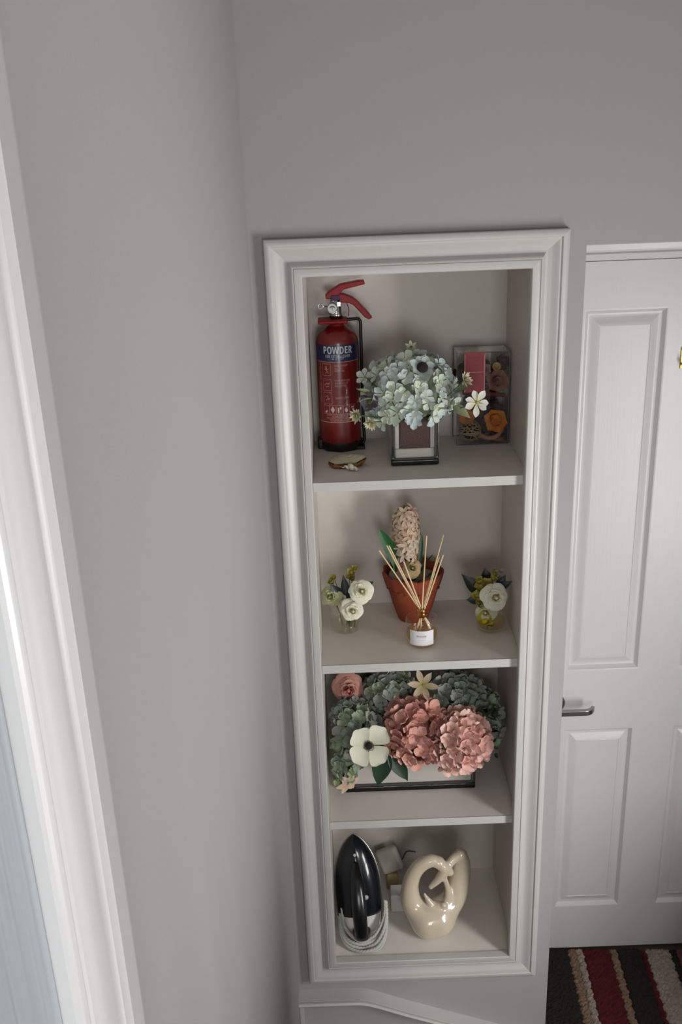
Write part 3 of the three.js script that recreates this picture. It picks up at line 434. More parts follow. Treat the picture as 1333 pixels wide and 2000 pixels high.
// potpourri pieces inside the box, each its own thing
{
  const z = -0.243, dry = (name, label, c, n, np, L, W, c0, c1, seed, rings = 1) => {
    const t = thing(name, label, 'potpourri', c), r2 = rng(seed), q = new THREE.Quaternion().setFromUnitVectors(new V3(0, 1, 0), n.clone().normalize());
    for (let k = 0; k < rings; k++) for (let i = 0; i < np; i++) { const g = petal({ L: L * (1 - 0.28 * k), W: W * (1 - 0.2 * k), c0: col(c0), c1: col(c1), cup: 0.3, curl: 0.25, base: 0.4, p: 1.5, nv: 6, wave: 0.05 }); g.translate(0, 0.002 * k, 0.001); g.rotateX(-(0.1 + 0.45 * k + 0.3 * r2())); g.rotateY(2 * PI * (i + 0.5 * k) / np + 0.3 * r2()); g.applyQuaternion(q); mesh('petal', g, M.petal, t); }
    const s = new THREE.SphereGeometry(L * 0.16, 8, 6); plain(s, col(c0)); mesh('flower_centre', s, M.petal, t, n.clone().normalize().multiplyScalar(L * 0.12)); return t;
  };
  dry('dried_flower', 'bright orange dried flower low in the potpourri box', F(0.418, 1.278, z + 0.005), new V3(-0.1, 0.3, 0.9), 6, 0.029, 0.026, 0xb0500a, 0xc47a1c, 101, 2);
  dry('dried_flower', 'smaller orange dried flower above the twig ball in the box', F(0.355, 1.287, z), new V3(-0.2, 0.4, 0.9), 5, 0.022, 0.02, 0xa84a0c, 0xb97022, 102, 1);
  dry('dried_rose', 'dull pink dried rose halfway up the potpourri box', F(0.418, 1.372, z + 0.004), new V3(0.1, 0.2, 0.95), 7, 0.028, 0.024, 0x7a4036, 0x94655a, 103, 3);
  dry('dried_bloom', 'greyish pink dried bloom beside the top of the card label', F(0.392, 1.395, z), new V3(-0.2, 0.3, 0.9), 6, 0.018, 0.016, 0x84605c, 0x9a7672, 104, 2);
  dry('dried_bloom', 'dark wine red dried bloom in the top right of the box', F(0.432, 1.408, z - 0.01), new V3(0.2, 0.5, 0.8), 6, 0.02, 0.018, 0x2c1416, 0x4a2426, 105, 2);
  dry('dried_bloom', 'dark brown dried bloom behind the card label', F(0.352, 1.380, z - 0.02), new V3(-0.2, 0.5, 0.8), 6, 0.03, 0.024, 0x2a1512, 0x432320, 106, 2);
  { const t = tag(mesh('seed_cup', paint(lathe([[0, 0], [0.006, 0.002], [0.009, 0.008], [0.0095, 0.012], [0.007, 0.008], [0.002, 0.004], [0, 0.004]], 14), (x, y) => mixc(col(0x7c6038), col(0xa9925a), y * 80)), M.solid, scene, F(0.416, 1.402, z + 0.012)), 'small yellow cup-shaped seed pod above the dried rose', 'potpourri'); t.rotation.x = 1.0; }
  { const t = thing('twig_ball', 'woven ball of thin twigs at the bottom left of the box', 'potpourri', F(0.360, 1.2565, z + 0.004)), r2 = rng(110), ms = std({ color: 0x8f7c62, roughness: 0.9 }), sphere = new THREE.SphereGeometry(0.019, 14, 10); mesh('core', sphere, std({ color: 0x1c1411, roughness: 1 }), t); for (let i = 0; i < 20; i++) { const g = new THREE.TorusGeometry(0.0248 + 0.001 * r2(), 0.0009, 5, 28); g.rotateX(r2() * 6.3); g.rotateY(r2() * 6.3); mesh('twig', g, ms, t); } }
  const sticks = [[0.345, 1.330, 0.435, 1.312, 0x2a1310, 'dark brown bark strip across the middle of the box'], [0.375, 1.318, 0.440, 1.300, 0x33201a, 'brown bark strip below the darkest strip'], [0.372, 1.343, 0.440, 1.336, 0x63200f, 'reddish brown cinnamon stick under the dried rose'], [0.36, 1.308, 0.425, 1.322, 0x241010, 'lowest dark bark strip crossing behind the daisy'], [0.345, 1.345, 0.39, 1.338, 0x3a1a12, 'short red brown stick below the pink card']];
  sticks.forEach(([xa, ya, xb, yb, c, lab], k) => { const a = F(xa, ya, z - 0.004 * (k % 3)), b = F(xb, yb, z + 0.008 - 0.004 * k), rt = a.clone(); const g = rod(a.clone().sub(rt), b.clone().sub(rt), 0.0055, 0.0048, 9); tag(mesh('bark_stick', uvMetres(g), std({ color: c, roughness: 0.9, bumpMap: rep(T_fibre, 8), bumpScale: 0.001 }), scene, rt), lab, 'potpourri'); });
  { const g = tube([new V3(-0.03, 0, 0), new V3(-0.012, -0.006, 0.006), new V3(0.008, -0.002, 0.006), new V3(0.02, 0.012, 0)], 0.0055, 24, 8); tag(mesh('citrus_peel', uvMetres(g), std({ color: 0x8e6a58, roughness: 0.8 }), scene, F(0.412, 1.2475, z + 0.012)), 'curved pale peel lying under the orange dried flower', 'potpourri'); }
  { const s = new THREE.SphereGeometry(0.013, 12, 8); s.scale(1.3, 0.6, 1); tag(mesh('wood_slice', uvMetres(s), std({ color: 0x74502c, roughness: 0.85 }), scene, F(0.424, 1.2365, z + 0.006)), 'brown flat seed at the bottom right corner of the box', 'potpourri'); }
  const r3 = rng(120);
  { const chip = new THREE.IcosahedronGeometry(0.010, 1); const p = chip.attributes.position; for (let i = 0; i < p.count; i++) { const k = 0.75 + 0.4 * Math.sin(p.getX(i) * 500 + p.getY(i) * 900); p.setXYZ(i, p.getX(i) * 1.4 * k, p.getY(i) * 0.7 * k, p.getZ(i) * k); } chip.computeVertexNormals(); 
    chip.deleteAttribute('uv'); const all = [], o = F(0.386, 1.2285, -0.268);
    for (let i = 0; i < 64; i++) { const g = chip.clone(), k = 1 + r3() * 0.6; g.scale(k, k, k); g.rotateX(r3() * 3); g.rotateY(r3() * 3); g.rotateZ(r3() * 3); g.translate((r3() - 0.5) * 0.078, 0.012 + i * 0.0026, (r3() - 0.5) * 0.014); all.push(plain(g, col([0x3a241c, 0x55301f, 0x452024, 0x5a3b33, 0x2a1814][i % 5]))); }
    tag(mesh('potpourri_filling', all, std({ vertexColors: true, roughness: 0.95 }), scene, o), 'mass of dark dried chips packed behind the flowers in the clear box', 'potpourri', null, 'stuff'); }
}
// ------------------------------------------------------------------ second compartment
// terracotta pot with the hyacinth
{
  const B = F(0.224, 0.793, -0.222), t = thing('terracotta_pot', 'terracotta flower pot with a scalloped rim at the back of the second shelf', 'plant pot', B);
  const rows = [], prof = [[0.0, 0.002], [0.036, 0], [0.038, 0.003], [0.050, 0.040], [0.0605, 0.080], [0.0625, 0.088], [0.0665, 0.096], [0.0695, 0.106], [0.0725, 0.118], [0.0735, 0.123], [0.0725, 0.1265], [0.069, 0.1265], [0.0665, 0.122], [0.061, 0.098], [0.055, 0.075], [0, 0.074]];
  for (const [r, y] of prof) { const row = []; for (let i = 0; i < 64; i++) { const a = -i / 64 * 2 * PI, k = y > 0.085 && r > 0.06 ? 1 + 0.024 * Math.sin(a * 11) : 1; row.push(new V3(Math.cos(a) * r * k, y + (y > 0.11 ? 0.0026 * Math.sin(a * 11 + 1) : 0), Math.sin(a) * r * k)); } rows.push(row); }
  const pg = uvMetres(quads(rows, true)); pg.deleteAttribute('normal'); const pw = mergeVertices(pg, 1e-6); pw.computeVertexNormals(); mesh('pot_wall', pw, M.terracotta, t);
  const rope = []; for (let i = 0; i < 96; i++) { const a = i / 96 * 2 * PI; rope.push(new V3(Math.cos(a) * (0.0625 + 0.0012 * Math.sin(a * 24)), 0.0875 + 0.0015 * Math.sin(a * 12), Math.sin(a) * (0.0625 + 0.0012 * Math.sin(a * 24)))); }
  mesh('rim_band', uvMetres(tube(rope, 0.0028, 192, 6, true)), M.terracotta, t);
  mesh('foam_filling', [shift(new THREE.CylinderGeometry(0.056, 0.054, 0.03, 32), 0.003, 0.092, 0), shift(new THREE.SphereGeometry(0.030, 18, 12), -0.030, 0.108, 0.004)].map(uvMetres), std({ color: 0x979380, roughness: 1, bumpMap: rep(T_fibre, 6), bumpScale: 0.002 }), t);
}
{
  const base = F(0.212, 0.900, -0.215), t = thing('hyacinth', 'cream and pink hyacinth spike growing from the terracotta pot', 'flower', base), rr = rng(201);
  mesh('stem', tube([new V3(0, 0, 0), new V3(-0.002, 0.08, 0.0), new V3(-0.004, 0.175, 0.004)], 0.0042, 20, 8), std({ color: 0x6d7a48, roughness: 0.6 }), t);
  const kinds = [0, 1, 2, 3, 4].map((k) => blossom(6, { L: 0.0175, W: 0.0078, c0: col([0xb99a7e, 0xc4a890, 0xb6a080, 0xbf9a88, 0xc0ac92][k]), c1: col([0xcbb59e, 0xd2c0ac, 0xc9a794, 0xcfb7a4, 0xd0c4ae][k]), cup: 0.3, curl: -0.35, base: 0.5, p: 1.1, nu: 2, nv: 4 }, 0.35, 0.001, 210 + k, [0.0018, col(0x8e7c48)]));
  for (let i = 0; i < 64; i++) { const v = (i + 0.5) / 64, a = i * 2.39996, h = 0.062 + 0.118 * v, r = 0.0265 * Math.sqrt(Math.sin(PI * Math.min(0.98, 0.14 + 0.80 * v))) + 0.004 * rr(); const n = new V3(Math.cos(a), 0.25 + 1.1 * Math.max(0, v - 0.65) * 2, Math.sin(a)); const m = mesh('floret', kinds[i % 5], M.petal, t, new V3(-0.003 + Math.cos(a) * r, h, Math.sin(a) * r)); orient(m, n, rr() * 6); m.scale.setScalar(0.9 + 0.3 * rr()); }
  const strap = (pts, W, c0, c1) => { const cv = new THREE.CatmullRomCurve3(pts), rows = [], ts = []; for (let j = 0; j <= 14; j++) { const v = j / 14, p = cv.getPoint(v), w = W / 2 * Math.pow(Math.sin(PI * (0.28 + 0.72 * v) * 0.985), 0.55), row = []; for (let i = 0; i <= 4; i++) { const s = i / 2 - 1; row.push(new V3(p.x + w * s * 0.88, p.y + w * s * 0.45, p.z + Math.abs(s) * w * 0.35)); ts.push(v); } rows.push(row); } return paint(quads(rows), (x, y, z, i) => mixc(c0, c1, ts[i])); };
  mesh('leaf', strap([new V3(-0.012, 0.02, 0.006), new V3(-0.024, 0.055, 0.012), new V3(-0.045, 0.095, 0.016), new V3(-0.066, 0.134, 0.014)], 0.036, col(0x174420), col(0x23602b)), M.leaf, t);
  mesh('leaf', strap([new V3(0.02, 0.01, 0.01), new V3(0.032, 0.035, 0.012), new V3(0.044, 0.05, 0.01), new V3(0.058, 0.062, 0.006)], 0.017, col(0x14281a), col(0x1d3c22)), M.leaf, t);
  mesh('leaf', strap([new V3(0.012, 0.0, 0.014), new V3(0.022, 0.04, 0.02), new V3(0.030, 0.08, 0.018), new V3(0.033, 0.116, 0.01)], 0.013, col(0x173020), col(0x2a4a2c)), M.leaf, t);
  mesh('leaf', strap([new V3(0.02, 0.0, 0.02), new V3(0.03, 0.008, 0.026), new V3(0.045, 0.012, 0.02), new V3(0.055, 0.02, 0.01)], 0.018, col(0x121f16), col(0x18281a)), M.leaf, t);
}
rose('small pink-edged green rose at the foot of the hyacinth', F(0.219, 0.940, -0.183), new V3(0.05, 0.5, 0.85), 0.021, 221, F(0.217, 0.902, -0.205), col(0xb59a78), col(0x8b9c48));
rose('pale pink rose half hidden behind the small green rose', F(0.199, 0.936, -0.193), new V3(-0.5, 0.4, 0.75), 0.017, 222, F(0.205, 0.902, -0.21), col(0xae8078), col(0xa58a70));
// reed diffuser
{
  const B = F(0.233, 0.793, -0.093), t = thing('diffuser_bottle', 'round glass reed diffuser bottle with a white label and copper neck', 'diffuser', B);
  mesh('glass_body', lathe([[0, 0], [0.033, 0], [0.0365, 0.003], [0.037, 0.008], [0.037, 0.060], [0.0355, 0.0645], [0.032, 0.066], [0.0125, 0.066], [0.011, 0.067], [0.011, 0.070]], 40), M.thin, t);
  mesh('glass_base', lathe([[0, 0.0085], [0.0345, 0.0085], [0.0350, 0.0075], [0.0345, 0.0065], [0, 0.0065]], 40), M.thin, t);
  mesh('oil', lathe([[0, 0.009], [0.0352, 0.009], [0.0352, 0.032], [0, 0.032]], 36), phy({ color: 0xf2e6c6, roughness: 0.02, transmission: 1, thickness: 0, ior: 1.33, side: THREE.DoubleSide }), t);
  mesh('copper_collar', lathe([[0.0085, 0.088], [0.0115, 0.088], [0.0125, 0.086], [0.0125, 0.080], [0.0115, 0.0785], [0.0125, 0.077], [0.0125, 0.068], [0.0085, 0.0675], [0.0085, 0.088]], 28), M.copper, t);
  const cv = document.createElement('canvas'); cv.width = 512; cv.height = 340; const g = cv.getContext('2d'); g.fillStyle = '#d3d1d2'; g.fillRect(0, 0, 512, 340); g.textAlign = 'center'; g.fillStyle = '#8d8d8d'; g.font = '24px sans-serif'; g.fillText('THE SCENT', 256, 70); g.fillStyle = '#4c4850'; g.font = 'bold 52px sans-serif'; g.fillText('SEASON', 246, 142); g.fillStyle = '#99949a'; g.font = '18px sans-serif'; g.fillText('reed diffuser', 290, 170); g.font = '20px sans-serif'; g.fillText('FRAGRANCE OIL', 270, 216); g.fillStyle = '#8f948f'; g.font = '20px sans-serif'; g.fillText('100 ml', 84, 262); g.fillText('3.4 fl oz', 430, 262);
  const tex = new THREE.CanvasTexture(cv); tex.colorSpace = THREE.SRGBColorSpace; const lg = new THREE.CylinderGeometry(0.0374, 0.0374, 0.037, 24, 1, true, -0.88, 1.60); lg.translate(0, 0.0285, 0);
  mesh('label', lg, std({ map: tex, roughness: 0.6, side: THREE.DoubleSide }), t).userData.label = 'white printed paper label';
  // reeds, each its own thing
  const tips = [[0.139, 1.026, -0.10, 'leftmost pale reed in the diffuser, leaning over the pot rim'], [0.157, 1.033, -0.11, 'upper of the two close reeds in front of the green strap leaf'], [0.1625, 1.028, -0.12, 'lower of the two close reeds in front of the green strap leaf'], [0.191, 1.015, -0.06, 'short steep reed in front of the small green rose'], [0.248, 1.049, -0.12, 'nearly upright reed standing tallest in the middle of the diffuser'], [0.290, 1.037, -0.15, 'reed rising highest on the right side of the diffuser'], [0.273, 1.008, -0.09, 'inner reed of the close pair on the right of the diffuser'], [0.2815, 1.018, -0.08, 'outer reed of the close pair on the right of the diffuser']];
  tips.forEach(([x, y, z, lab], k) => {
    const tip = F(x, y, z), nk = F(0.2275 + 0.0016 * k - (k > 4 ? -0.001 : 0), 0.880, -0.093 + 0.004 * Math.sin(k * 2)), dir = nk.clone().sub(tip), end = nk.clone().add(dir.multiplyScalar(Math.min(0.5, 0.024 / Math.max(0.01, Math.hypot(dir.x, dir.z)), 0.066 / Math.abs(dir.y))));
    tag(mesh('reed', rod(new V3(), tip.clone().sub(end), 0.0016), M.reed, scene, end), lab, 'reed');
  });
}
// two small glass jars of white roses
const IV = col(0xdfddca), YG = col(0xd2cf9c), sprig = (label, root, items, seed) => {
  const t = thing('leaf_sprig', label, 'leaf', root), rr = rng(seed);
  for (const [bx, by, bz, ex, ey, ez, W] of items) { const a = F(bx, by, bz), b = F(ex, ey, ez), d = b.clone().sub(a), L = d.length(), g = leafGeo(L, W, col(0x131c17), col(0x1d2a22)); const m = mesh('leaf', g, M.leaf, t, a.clone().sub(root)); const f = new V3(0.15 * (rr() - 0.5), 0.45, 0.9), zx = d.clone().normalize(), xx = new V3().crossVectors(f, zx).normalize(), yy = new V3().crossVectors(zx, xx); m.quaternion.setFromRotationMatrix(new THREE.Matrix4().makeBasis(xx, yy, zx)); stalk(t, a.clone().sub(root), new V3(0, 0, 0), 0.0011, M.stem, 0.002); }
  return t;
};
const buds = (label, root, pts, seed, c0 = 0x8f8a3c, c1 = 0xada04c, name = 'bud_sprig') => {
  const t = thing(name, label, 'flower', root), rr = rng(seed);
  for (const [x, y, z, r] of pts) { const p = F(x, y, z).sub(root), g = blossom(5, { L: r * 1.9, W: r * 1.9, c0: col(c0), c1: col(c1), cup: 0.5, curl: 0.25, base: 0.4, nu: 3, nv: 4 }, 0.75, r * 0.2, seed + Math.floor(x * 999), [r * 0.7, col(c1)]); const m = mesh('bud', g, M.petal, t, p); orient(m, new V3((rr() - 0.5) * 0.7, 0.6, 0.6), rr() * 6); stalk(t, p, new V3(0, 0, 0), 0.0008, M.stem, 0.002); }
  return t;
};
{
  const B = F(0.057, 0.793, -0.172), t = thing('glass_jar', 'small clear glass jar of white roses at the left of the second shelf', 'jar', B);
  mesh('jar_body', lathe([[0, 0.0], [0.030, 0], [0.0345, 0.004], [0.0355, 0.012], [0.0355, 0.070], [0.0345, 0.072], [0.0335, 0.070], [0.0335, 0.012], [0.030, 0.008], [0, 0.0075]], 36), M.thin, t);
  const w = lathe([[0, 0.0085], [0.031, 0.0085], [0.0330, 0.013], [0.0330, 0.028], [0, 0.028]], 32); mesh('set_water', w, phy({ color: 0xfaf8f0, roughness: 0.02, transmission: 1, thickness: 0, ior: 1.33 }), t);
  const root = F(0.066, 0.803, -0.165);
  rose('white rose facing forward, topmost right in the left glass jar', F(0.096, 0.916, -0.120), new V3(0.15, 0.42, 0.9), 0.0255, 231, F(0.070, 0.803, -0.160), IV, YG);
  rose('white rose hanging lowest over the front of the left jar', F(0.074, 0.869, -0.118), new V3(0.12, 0.25, 0.95), 0.0245, 232, F(0.078, 0.803, -0.156), IV, YG);
  rose('pale green rose against the left side of the shelf', F(0.026, 0.893, -0.150), new V3(-0.25, 0.2, 0.9), 0.0235, 233, F(0.050, 0.803, -0.168), col(0xb3b48c), col(0x9aa262));
  rose('half hidden white rose behind the lowest rose of the left jar', F(0.056, 0.874, -0.140), new V3(-0.5, 0.5, 0.6), 0.016, 234, F(0.060, 0.803, -0.165), IV, YG);
  sprig('three blackish green leaves between the roses of the left jar', root, [[0.050, 0.890, -0.150, 0.026, 0.926, -0.140, 0.026], [0.062, 0.892, -0.148, 0.056, 0.944, -0.150, 0.022], [0.068, 0.880, -0.145, 0.072, 0.915, -0.138, 0.018], [0.104, 0.915, -0.145, 0.125, 0.930, -0.140, 0.018], [0.074, 0.885, -0.14, 0.088, 0.902, -0.132, 0.014], [0.060, 0.876, -0.14, 0.052, 0.862, -0.128, 0.008]], 241);
  buds('yellow buds rising behind the roses of the left jar', F(0.064, 0.803, -0.178), [[0.077, 0.938, -0.175, 0.009], [0.084, 0.946, -0.178, 0.007], [0.070, 0.929, -0.172, 0.006], [0.079, 0.925, -0.170, 0.007], [0.030, 0.917, -0.172, 0.007], [0.034, 0.927, -0.176, 0.006]], 251);
}
{
  const B = F(0.402, 0.793, -0.145), t = thing('glass_jar', 'small clear glass jar of white roses and yellow buds, right on the second shelf', 'jar', B);
  mesh('jar_body', lathe([[0, 0.0], [0.026, 0], [0.0325, 0.004], [0.0355, 0.014], [0.0355, 0.030], [0.0325, 0.050], [0.030, 0.064], [0.0305, 0.066], [0.0290, 0.064], [0.0310, 0.050], [0.0338, 0.030], [0.0335, 0.014], [0.030, 0.007], [0, 0.0065]], 36), M.thin, t);
  mesh('set_water', lathe([[0, 0.0085], [0.030, 0.0085], [0.0330, 0.015], [0.0332, 0.028], [0, 0.028]], 32), phy({ color: 0xf6f0d4, roughness: 0.02, transmission: 1, thickness: 0, ior: 1.33 }), t);
  rose('large white rose facing forward above the right jar', F(0.404, 0.891, -0.114), new V3(0.12, 0.32, 0.93), 0.029, 261, F(0.405, 0.803, -0.140), IV, YG);
  rose('white rose sunk low into the mouth of the right jar', F(0.387, 0.845, -0.128), new V3(-0.2, 0.35, 0.85), 0.023, 262, F(0.395, 0.803, -0.140), col(0xc4c4a4), YG);
  buds('bright yellow bloom pressed against the glass inside the right jar', F(0.39, 0.802, -0.135), [[0.385, 0.822, -0.124, 0.0145], [0.397, 0.816, -0.126, 0.0105]], 271, 0xa89a18, 0xc2ae28, 'yellow_bloom');
  buds('yellow green buds at the upper left of the right jar', F(0.397, 0.803, -0.150), [[0.381, 0.902, -0.150, 0.0115], [0.375, 0.912, -0.155, 0.0085], [0.391, 0.905, -0.150, 0.010], [0.370, 0.880, -0.140, 0.0105], [0.377, 0.872, -0.138, 0.008], [0.371, 0.862, -0.142, 0.0085], [0.378, 0.857, -0.138, 0.006], [0.405, 0.915, -0.160, 0.008], [0.409, 0.925, -0.165, 0.007]], 272);
  sprig('blackish green pointed leaves spreading round the right jar', F(0.405, 0.803, -0.150), [[0.376, 0.886, -0.150, 0.335, 0.935, -0.150, 0.032], [0.395, 0.905, -0.172, 0.391, 0.937, -0.175, 0.026], [0.416, 0.898, -0.150, 0.436, 0.929, -0.150, 0.022], [0.421, 0.899, -0.148, 0.449, 0.916, -0.142, 0.019], [0.374, 0.868, -0.150, 0.344, 0.869, -0.150, 0.022]], 273);
  buds('faded pale buds behind the large rose of the right jar', F(0.41, 0.803, -0.155), [[0.418, 0.917, -0.170, 0.008], [0.424, 0.928, -0.172, 0.006], [0.414, 0.930, -0.170, 0.006]], 274, 0x9a9080, 0xa89e90);
}

// ------------------------------------------------------------------ third compartment
{
  const B = F(0.2035, 0.3635, -0.162), t = thing('glass_trough', 'long rectangular glass trough with a white lining on the third shelf', 'vase', B);
  glassVase(t, 0.326, 0.096, 0.106, 0.0165, 0.0085);
  mesh('lining', box(-0.1535, 0.1535, 0.0171, 0.090, -0.0435, 0.0435, 0.004), M.liner, t);
  mesh('moss', box(-0.150, 0.150, 0.0905, 0.099, -0.040, 0.040, 0.004), M.moss, t);
}
{
  const base = F(0.2035, 0.462, -0.162);
  const HK = (d) => d.y * 0.6 + d.z > -0.3;
  const O = { cup: 0.35, curl: 0.22, base: 0.3, p: 1.5, q: 0.6, wave: 0.07, nu: 4, nv: 5 };
  TONE = [0.42, col(0xe8b8a8)];
  const salmon = hyd([0xa5544a, 0xb06456, 0xb67864, 0xa8605a], [0xbb7a6e, 0xc28878, 0xc0907c, 0xb67a78], 4, 0.024, 0.024, 301, O).concat(hyd([0xab544c], [0xbd8078, 0xc69484], 4, 0.023, 0.025, 311, { ...O, curl: 0.5 }));
  TONE = [0.52, col(0xf0ccc0)];
  const pink = hyd([0xae5e52, 0xb96c5e, 0xb5786a], [0xc98f84, 0xcda294, 0xd0a79c, 0xc88478], 4, 0.026, 0.027, 321, O).concat(hyd([0xb45a54], [0xcb9a90, 0xd4b0a4], 4, 0.024, 0.025, 331, { ...O, curl: 0.55 }));
  TONE = [0.30, col(0xb4c0b2)];
  const green = hyd([0x5d6b5a, 0x667363, 0x6f786a, 0x596858], [0x788578, 0x848d84, 0x747f74, 0x837f79], 4, 0.020, 0.021, 341, O).concat(hyd([0x6f7f5c, 0x627062], [0x8a9a78, 0x888580], 4, 0.020, 0.021, 351, { ...O, curl: 0.4 }));
  TONE = [0.28, col(0xb4c0b2)];
  head('hydrangea', 'dusky salmon hydrangea head in the middle of the glass trough', 'flower', base, F(0.214, 0.553, -0.098), new V3(0.064, 0.073, 0.058), 96, salmon, 371, HK, 0xb47468);
  head('hydrangea', 'lighter pink hydrangea head leaning forward at the right of the trough', 'flower', base, F(0.317, 0.532, -0.072), new V3(0.058, 0.062, 0.052), 100, pink, 372, HK, 0xbf8478);
  head('hydrangea', 'grey green hydrangea head filling the left end of the trough', 'flower', base, F(0.068, 0.540, -0.118), new V3(0.052, 0.074, 0.058), 96, green, 373, HK, 0x707c6a);
  head('hydrangea', 'green hydrangea head behind the salmon head, left of the pale lily', 'flower', base, F(0.156, 0.622, -0.165), new V3(0.048, 0.046, 0.044), 64, green, 374, HK, 0x707c6a);
  head('hydrangea', 'mauve green hydrangea head rising behind the lighter pink head', 'flower', base, F(0.318, 0.607, -0.160), new V3(0.062, 0.048, 0.050), 76, hyd([0x5f6f58, 0x66655e, 0x5a7058], [0x7a8a74, 0x807880, 0x82917a, 0x6f7d6c], 4, 0.021, 0.022, 381, O), 375, HK, 0x6f7b6c);
  head('hydrangea', 'green hydrangea head in shade at the right end of the trough', 'flower', base, F(0.398, 0.528, -0.170), new V3(0.036, 0.064, 0.050), 64, green, 376, HK, 0x6a7866);
  head('hydrangea', 'small dark grey green head low at the left end of the trough', 'flower', base, F(0.040, 0.478, -0.086), new V3(0.026, 0.046, 0.036), 48, hyd([0x5c6a50, 0x6a7a58, 0x4c5a4a], [0x7a8a6c, 0x8b9a78, 0x66745f], 4, 0.018, 0.017, 391, O), 377, HK, 0x6c7a66);
  // white anemone with its two leaves
  const star = (name, label, c, n, seed, np, pp, tilt, cc, cat = 'flower') => {
    const t = thing(name, label, cat, base), l = c.clone().sub(base), r2 = rng(seed), q = new THREE.Quaternion().setFromUnitVectors(new V3(0, 1, 0), n.clone().normalize());
    for (let i = 0; i < np; i++) { const g = petal({ cup: 0.2, curl: 0.1, ...pp, L: pp.L * (0.94 + 0.12 * r2()) }); g.translate(0, 0.0004 * i, 0.002); g.rotateX(-(tilt + (r2() - 0.5) * 0.15)); g.rotateY(2 * PI * (i + (pp.turn ?? 0)) / np + (r2() - 0.5) * 0.12); g.applyQuaternion(q); g.translate(l.x, l.y, l.z); mesh('petal', g, M.petal, t); }
    if (cc) { const s = new THREE.SphereGeometry(cc[0], 14, 10); s.scale(1, 0.7, 1); s.translate(0, cc[0] * 0.5, 0); s.applyQuaternion(q); s.translate(l.x, l.y, l.z); mesh('flower_centre', plain(s, col(cc[1])), M.petal, t); }
    stalk(t, l, pp.end ? F(...pp.end).sub(base) : new V3(l.x * 0.6, -0.004, l.z * 0.5)); return [t, l, q];
  };
  {
    const [t, l, q] = star('anemone', 'large white anemone with a black centre at the front of the trough', F(0.101, 0.556, -0.032), new V3(0.02, 0.36, 0.93), 401, 4, { L: 0.053, W: 0.057, c0: col(0xc2c2a4), c1: col(0xdbd9c8), cup: 0.32, curl: 0.12, base: 0.3, p: 1.6, q: 0.62, nu: 8, nv: 8, turn: 0.5 }, 0.06, [0.0092, 0x15120f]);
    const r2 = rng(402); for (let i = 0; i < 26; i++) { const a = i / 26 * 6.283, k = 0.010 + 0.003 * r2(), e = new V3(Math.cos(a) * k, 0.006 + 0.002 * r2(), Math.sin(a) * k), g = merge([rod(new V3(0, 0.002, 0), e, 0.0004, 0.0004, 5), shift(new THREE.SphereGeometry(0.0011, 6, 5), e.x, e.y, e.z)]); g.applyQuaternion(q); g.translate(l.x, l.y, l.z); mesh('stamen', g, std({ color: 0x1a1613, roughness: 0.9 }), t); }
  }
  const lf = (label, a, b, W, c0, c1) => { const t = thing('dark_leaf', label, 'leaf', base), A = F(...a), d = F(...b).sub(A), g = leafGeo(d.length(), W, col(c0), col(c1), { q: 0.75, fold: 0.2, curl: -0.08 }); const m = mesh('blade', g, M.leaf, t, A.clone().sub(base)); const zx = d.normalize(), xx = new V3().crossVectors(new V3(0, 0.35, 0.95), zx).normalize(); m.quaternion.setFromRotationMatrix(new THREE.Matrix4().makeBasis(xx, new V3().crossVectors(zx, xx), zx)); stalk(t, A.clone().sub(base), new V3((a[0] - base.x) * 0.7, 0.0, 0), 0.0014); };
  lf('broad dark green leaf hanging below the white anemone over the trough', [0.140, 0.523, -0.058], [0.119, 0.424, -0.046], 0.050, 0x16281a, 0x223a22);
  lf('dark green leaf hanging to the right below the salmon hydrangea', [0.152, 0.520, -0.060], [0.194, 0.436, -0.046], 0.042, 0x142417, 0x1d321e);
  lf('dark green leaf at the back of the trough beside the pink peony', [0.110, 0.60, -0.205], [0.098, 0.665, -0.200], 0.05, 0x16281a, 0x223a22);
  lf('dark green leaf pressed against the back wall left of the lily', [0.150, 0.61, -0.21], [0.168, 0.690, -0.215], 0.055, 0x16281a, 0x223a22);
  lf('dark green leaf behind the left green hydrangea head', [0.085, 0.60, -0.20], [0.125, 0.655, -0.19], 0.045, 0x16281a, 0x223a22);
  star('lily', 'pale peach six-petalled lily at the top of the trough flowers', F(0.237, 0.662, -0.118), new V3(-0.05, 0.45, 0.88), 411, 6, { L: 0.040, W: 0.017, c0: col(0x94884e), c1: col(0xb9a894), base: 0.4, p: 1.1, tipPoint: 0.3, curl: 0.1, nu: 4, nv: 6, turn: 0.3 }, 0.22, [0.0035, 0x7d7434]);
  rose('ruffled pink peony against the left side of the third compartment', F(0.060, 0.634, -0.160), new V3(-0.1, 0.3, 0.95), 0.036, 421, F(0.070, 0.462, -0.175), col(0xc08f82), col(0xae5f50), null, 'flower', 'peony');
  star('peach_blossom', 'pale peach blossom drooping to the shelf at the bottom left of the trough', F(0.046, 0.437, -0.056), new V3(0.45, -0.15, 0.9), 431, 6, { L: 0.030, W: 0.019, c0: col(0xb2957c), c1: col(0xc2ab92), curl: -0.2, base: 0.4, nu: 4, nv: 5, end: [0.044, 0.475, -0.085] }, 0.25, null);
  // loose dark foliage at the right
  const t = thing('fern_sprig', 'dark green leafy sprig touching the right side of the third compartment', 'leaf', base), rr = rng(441);
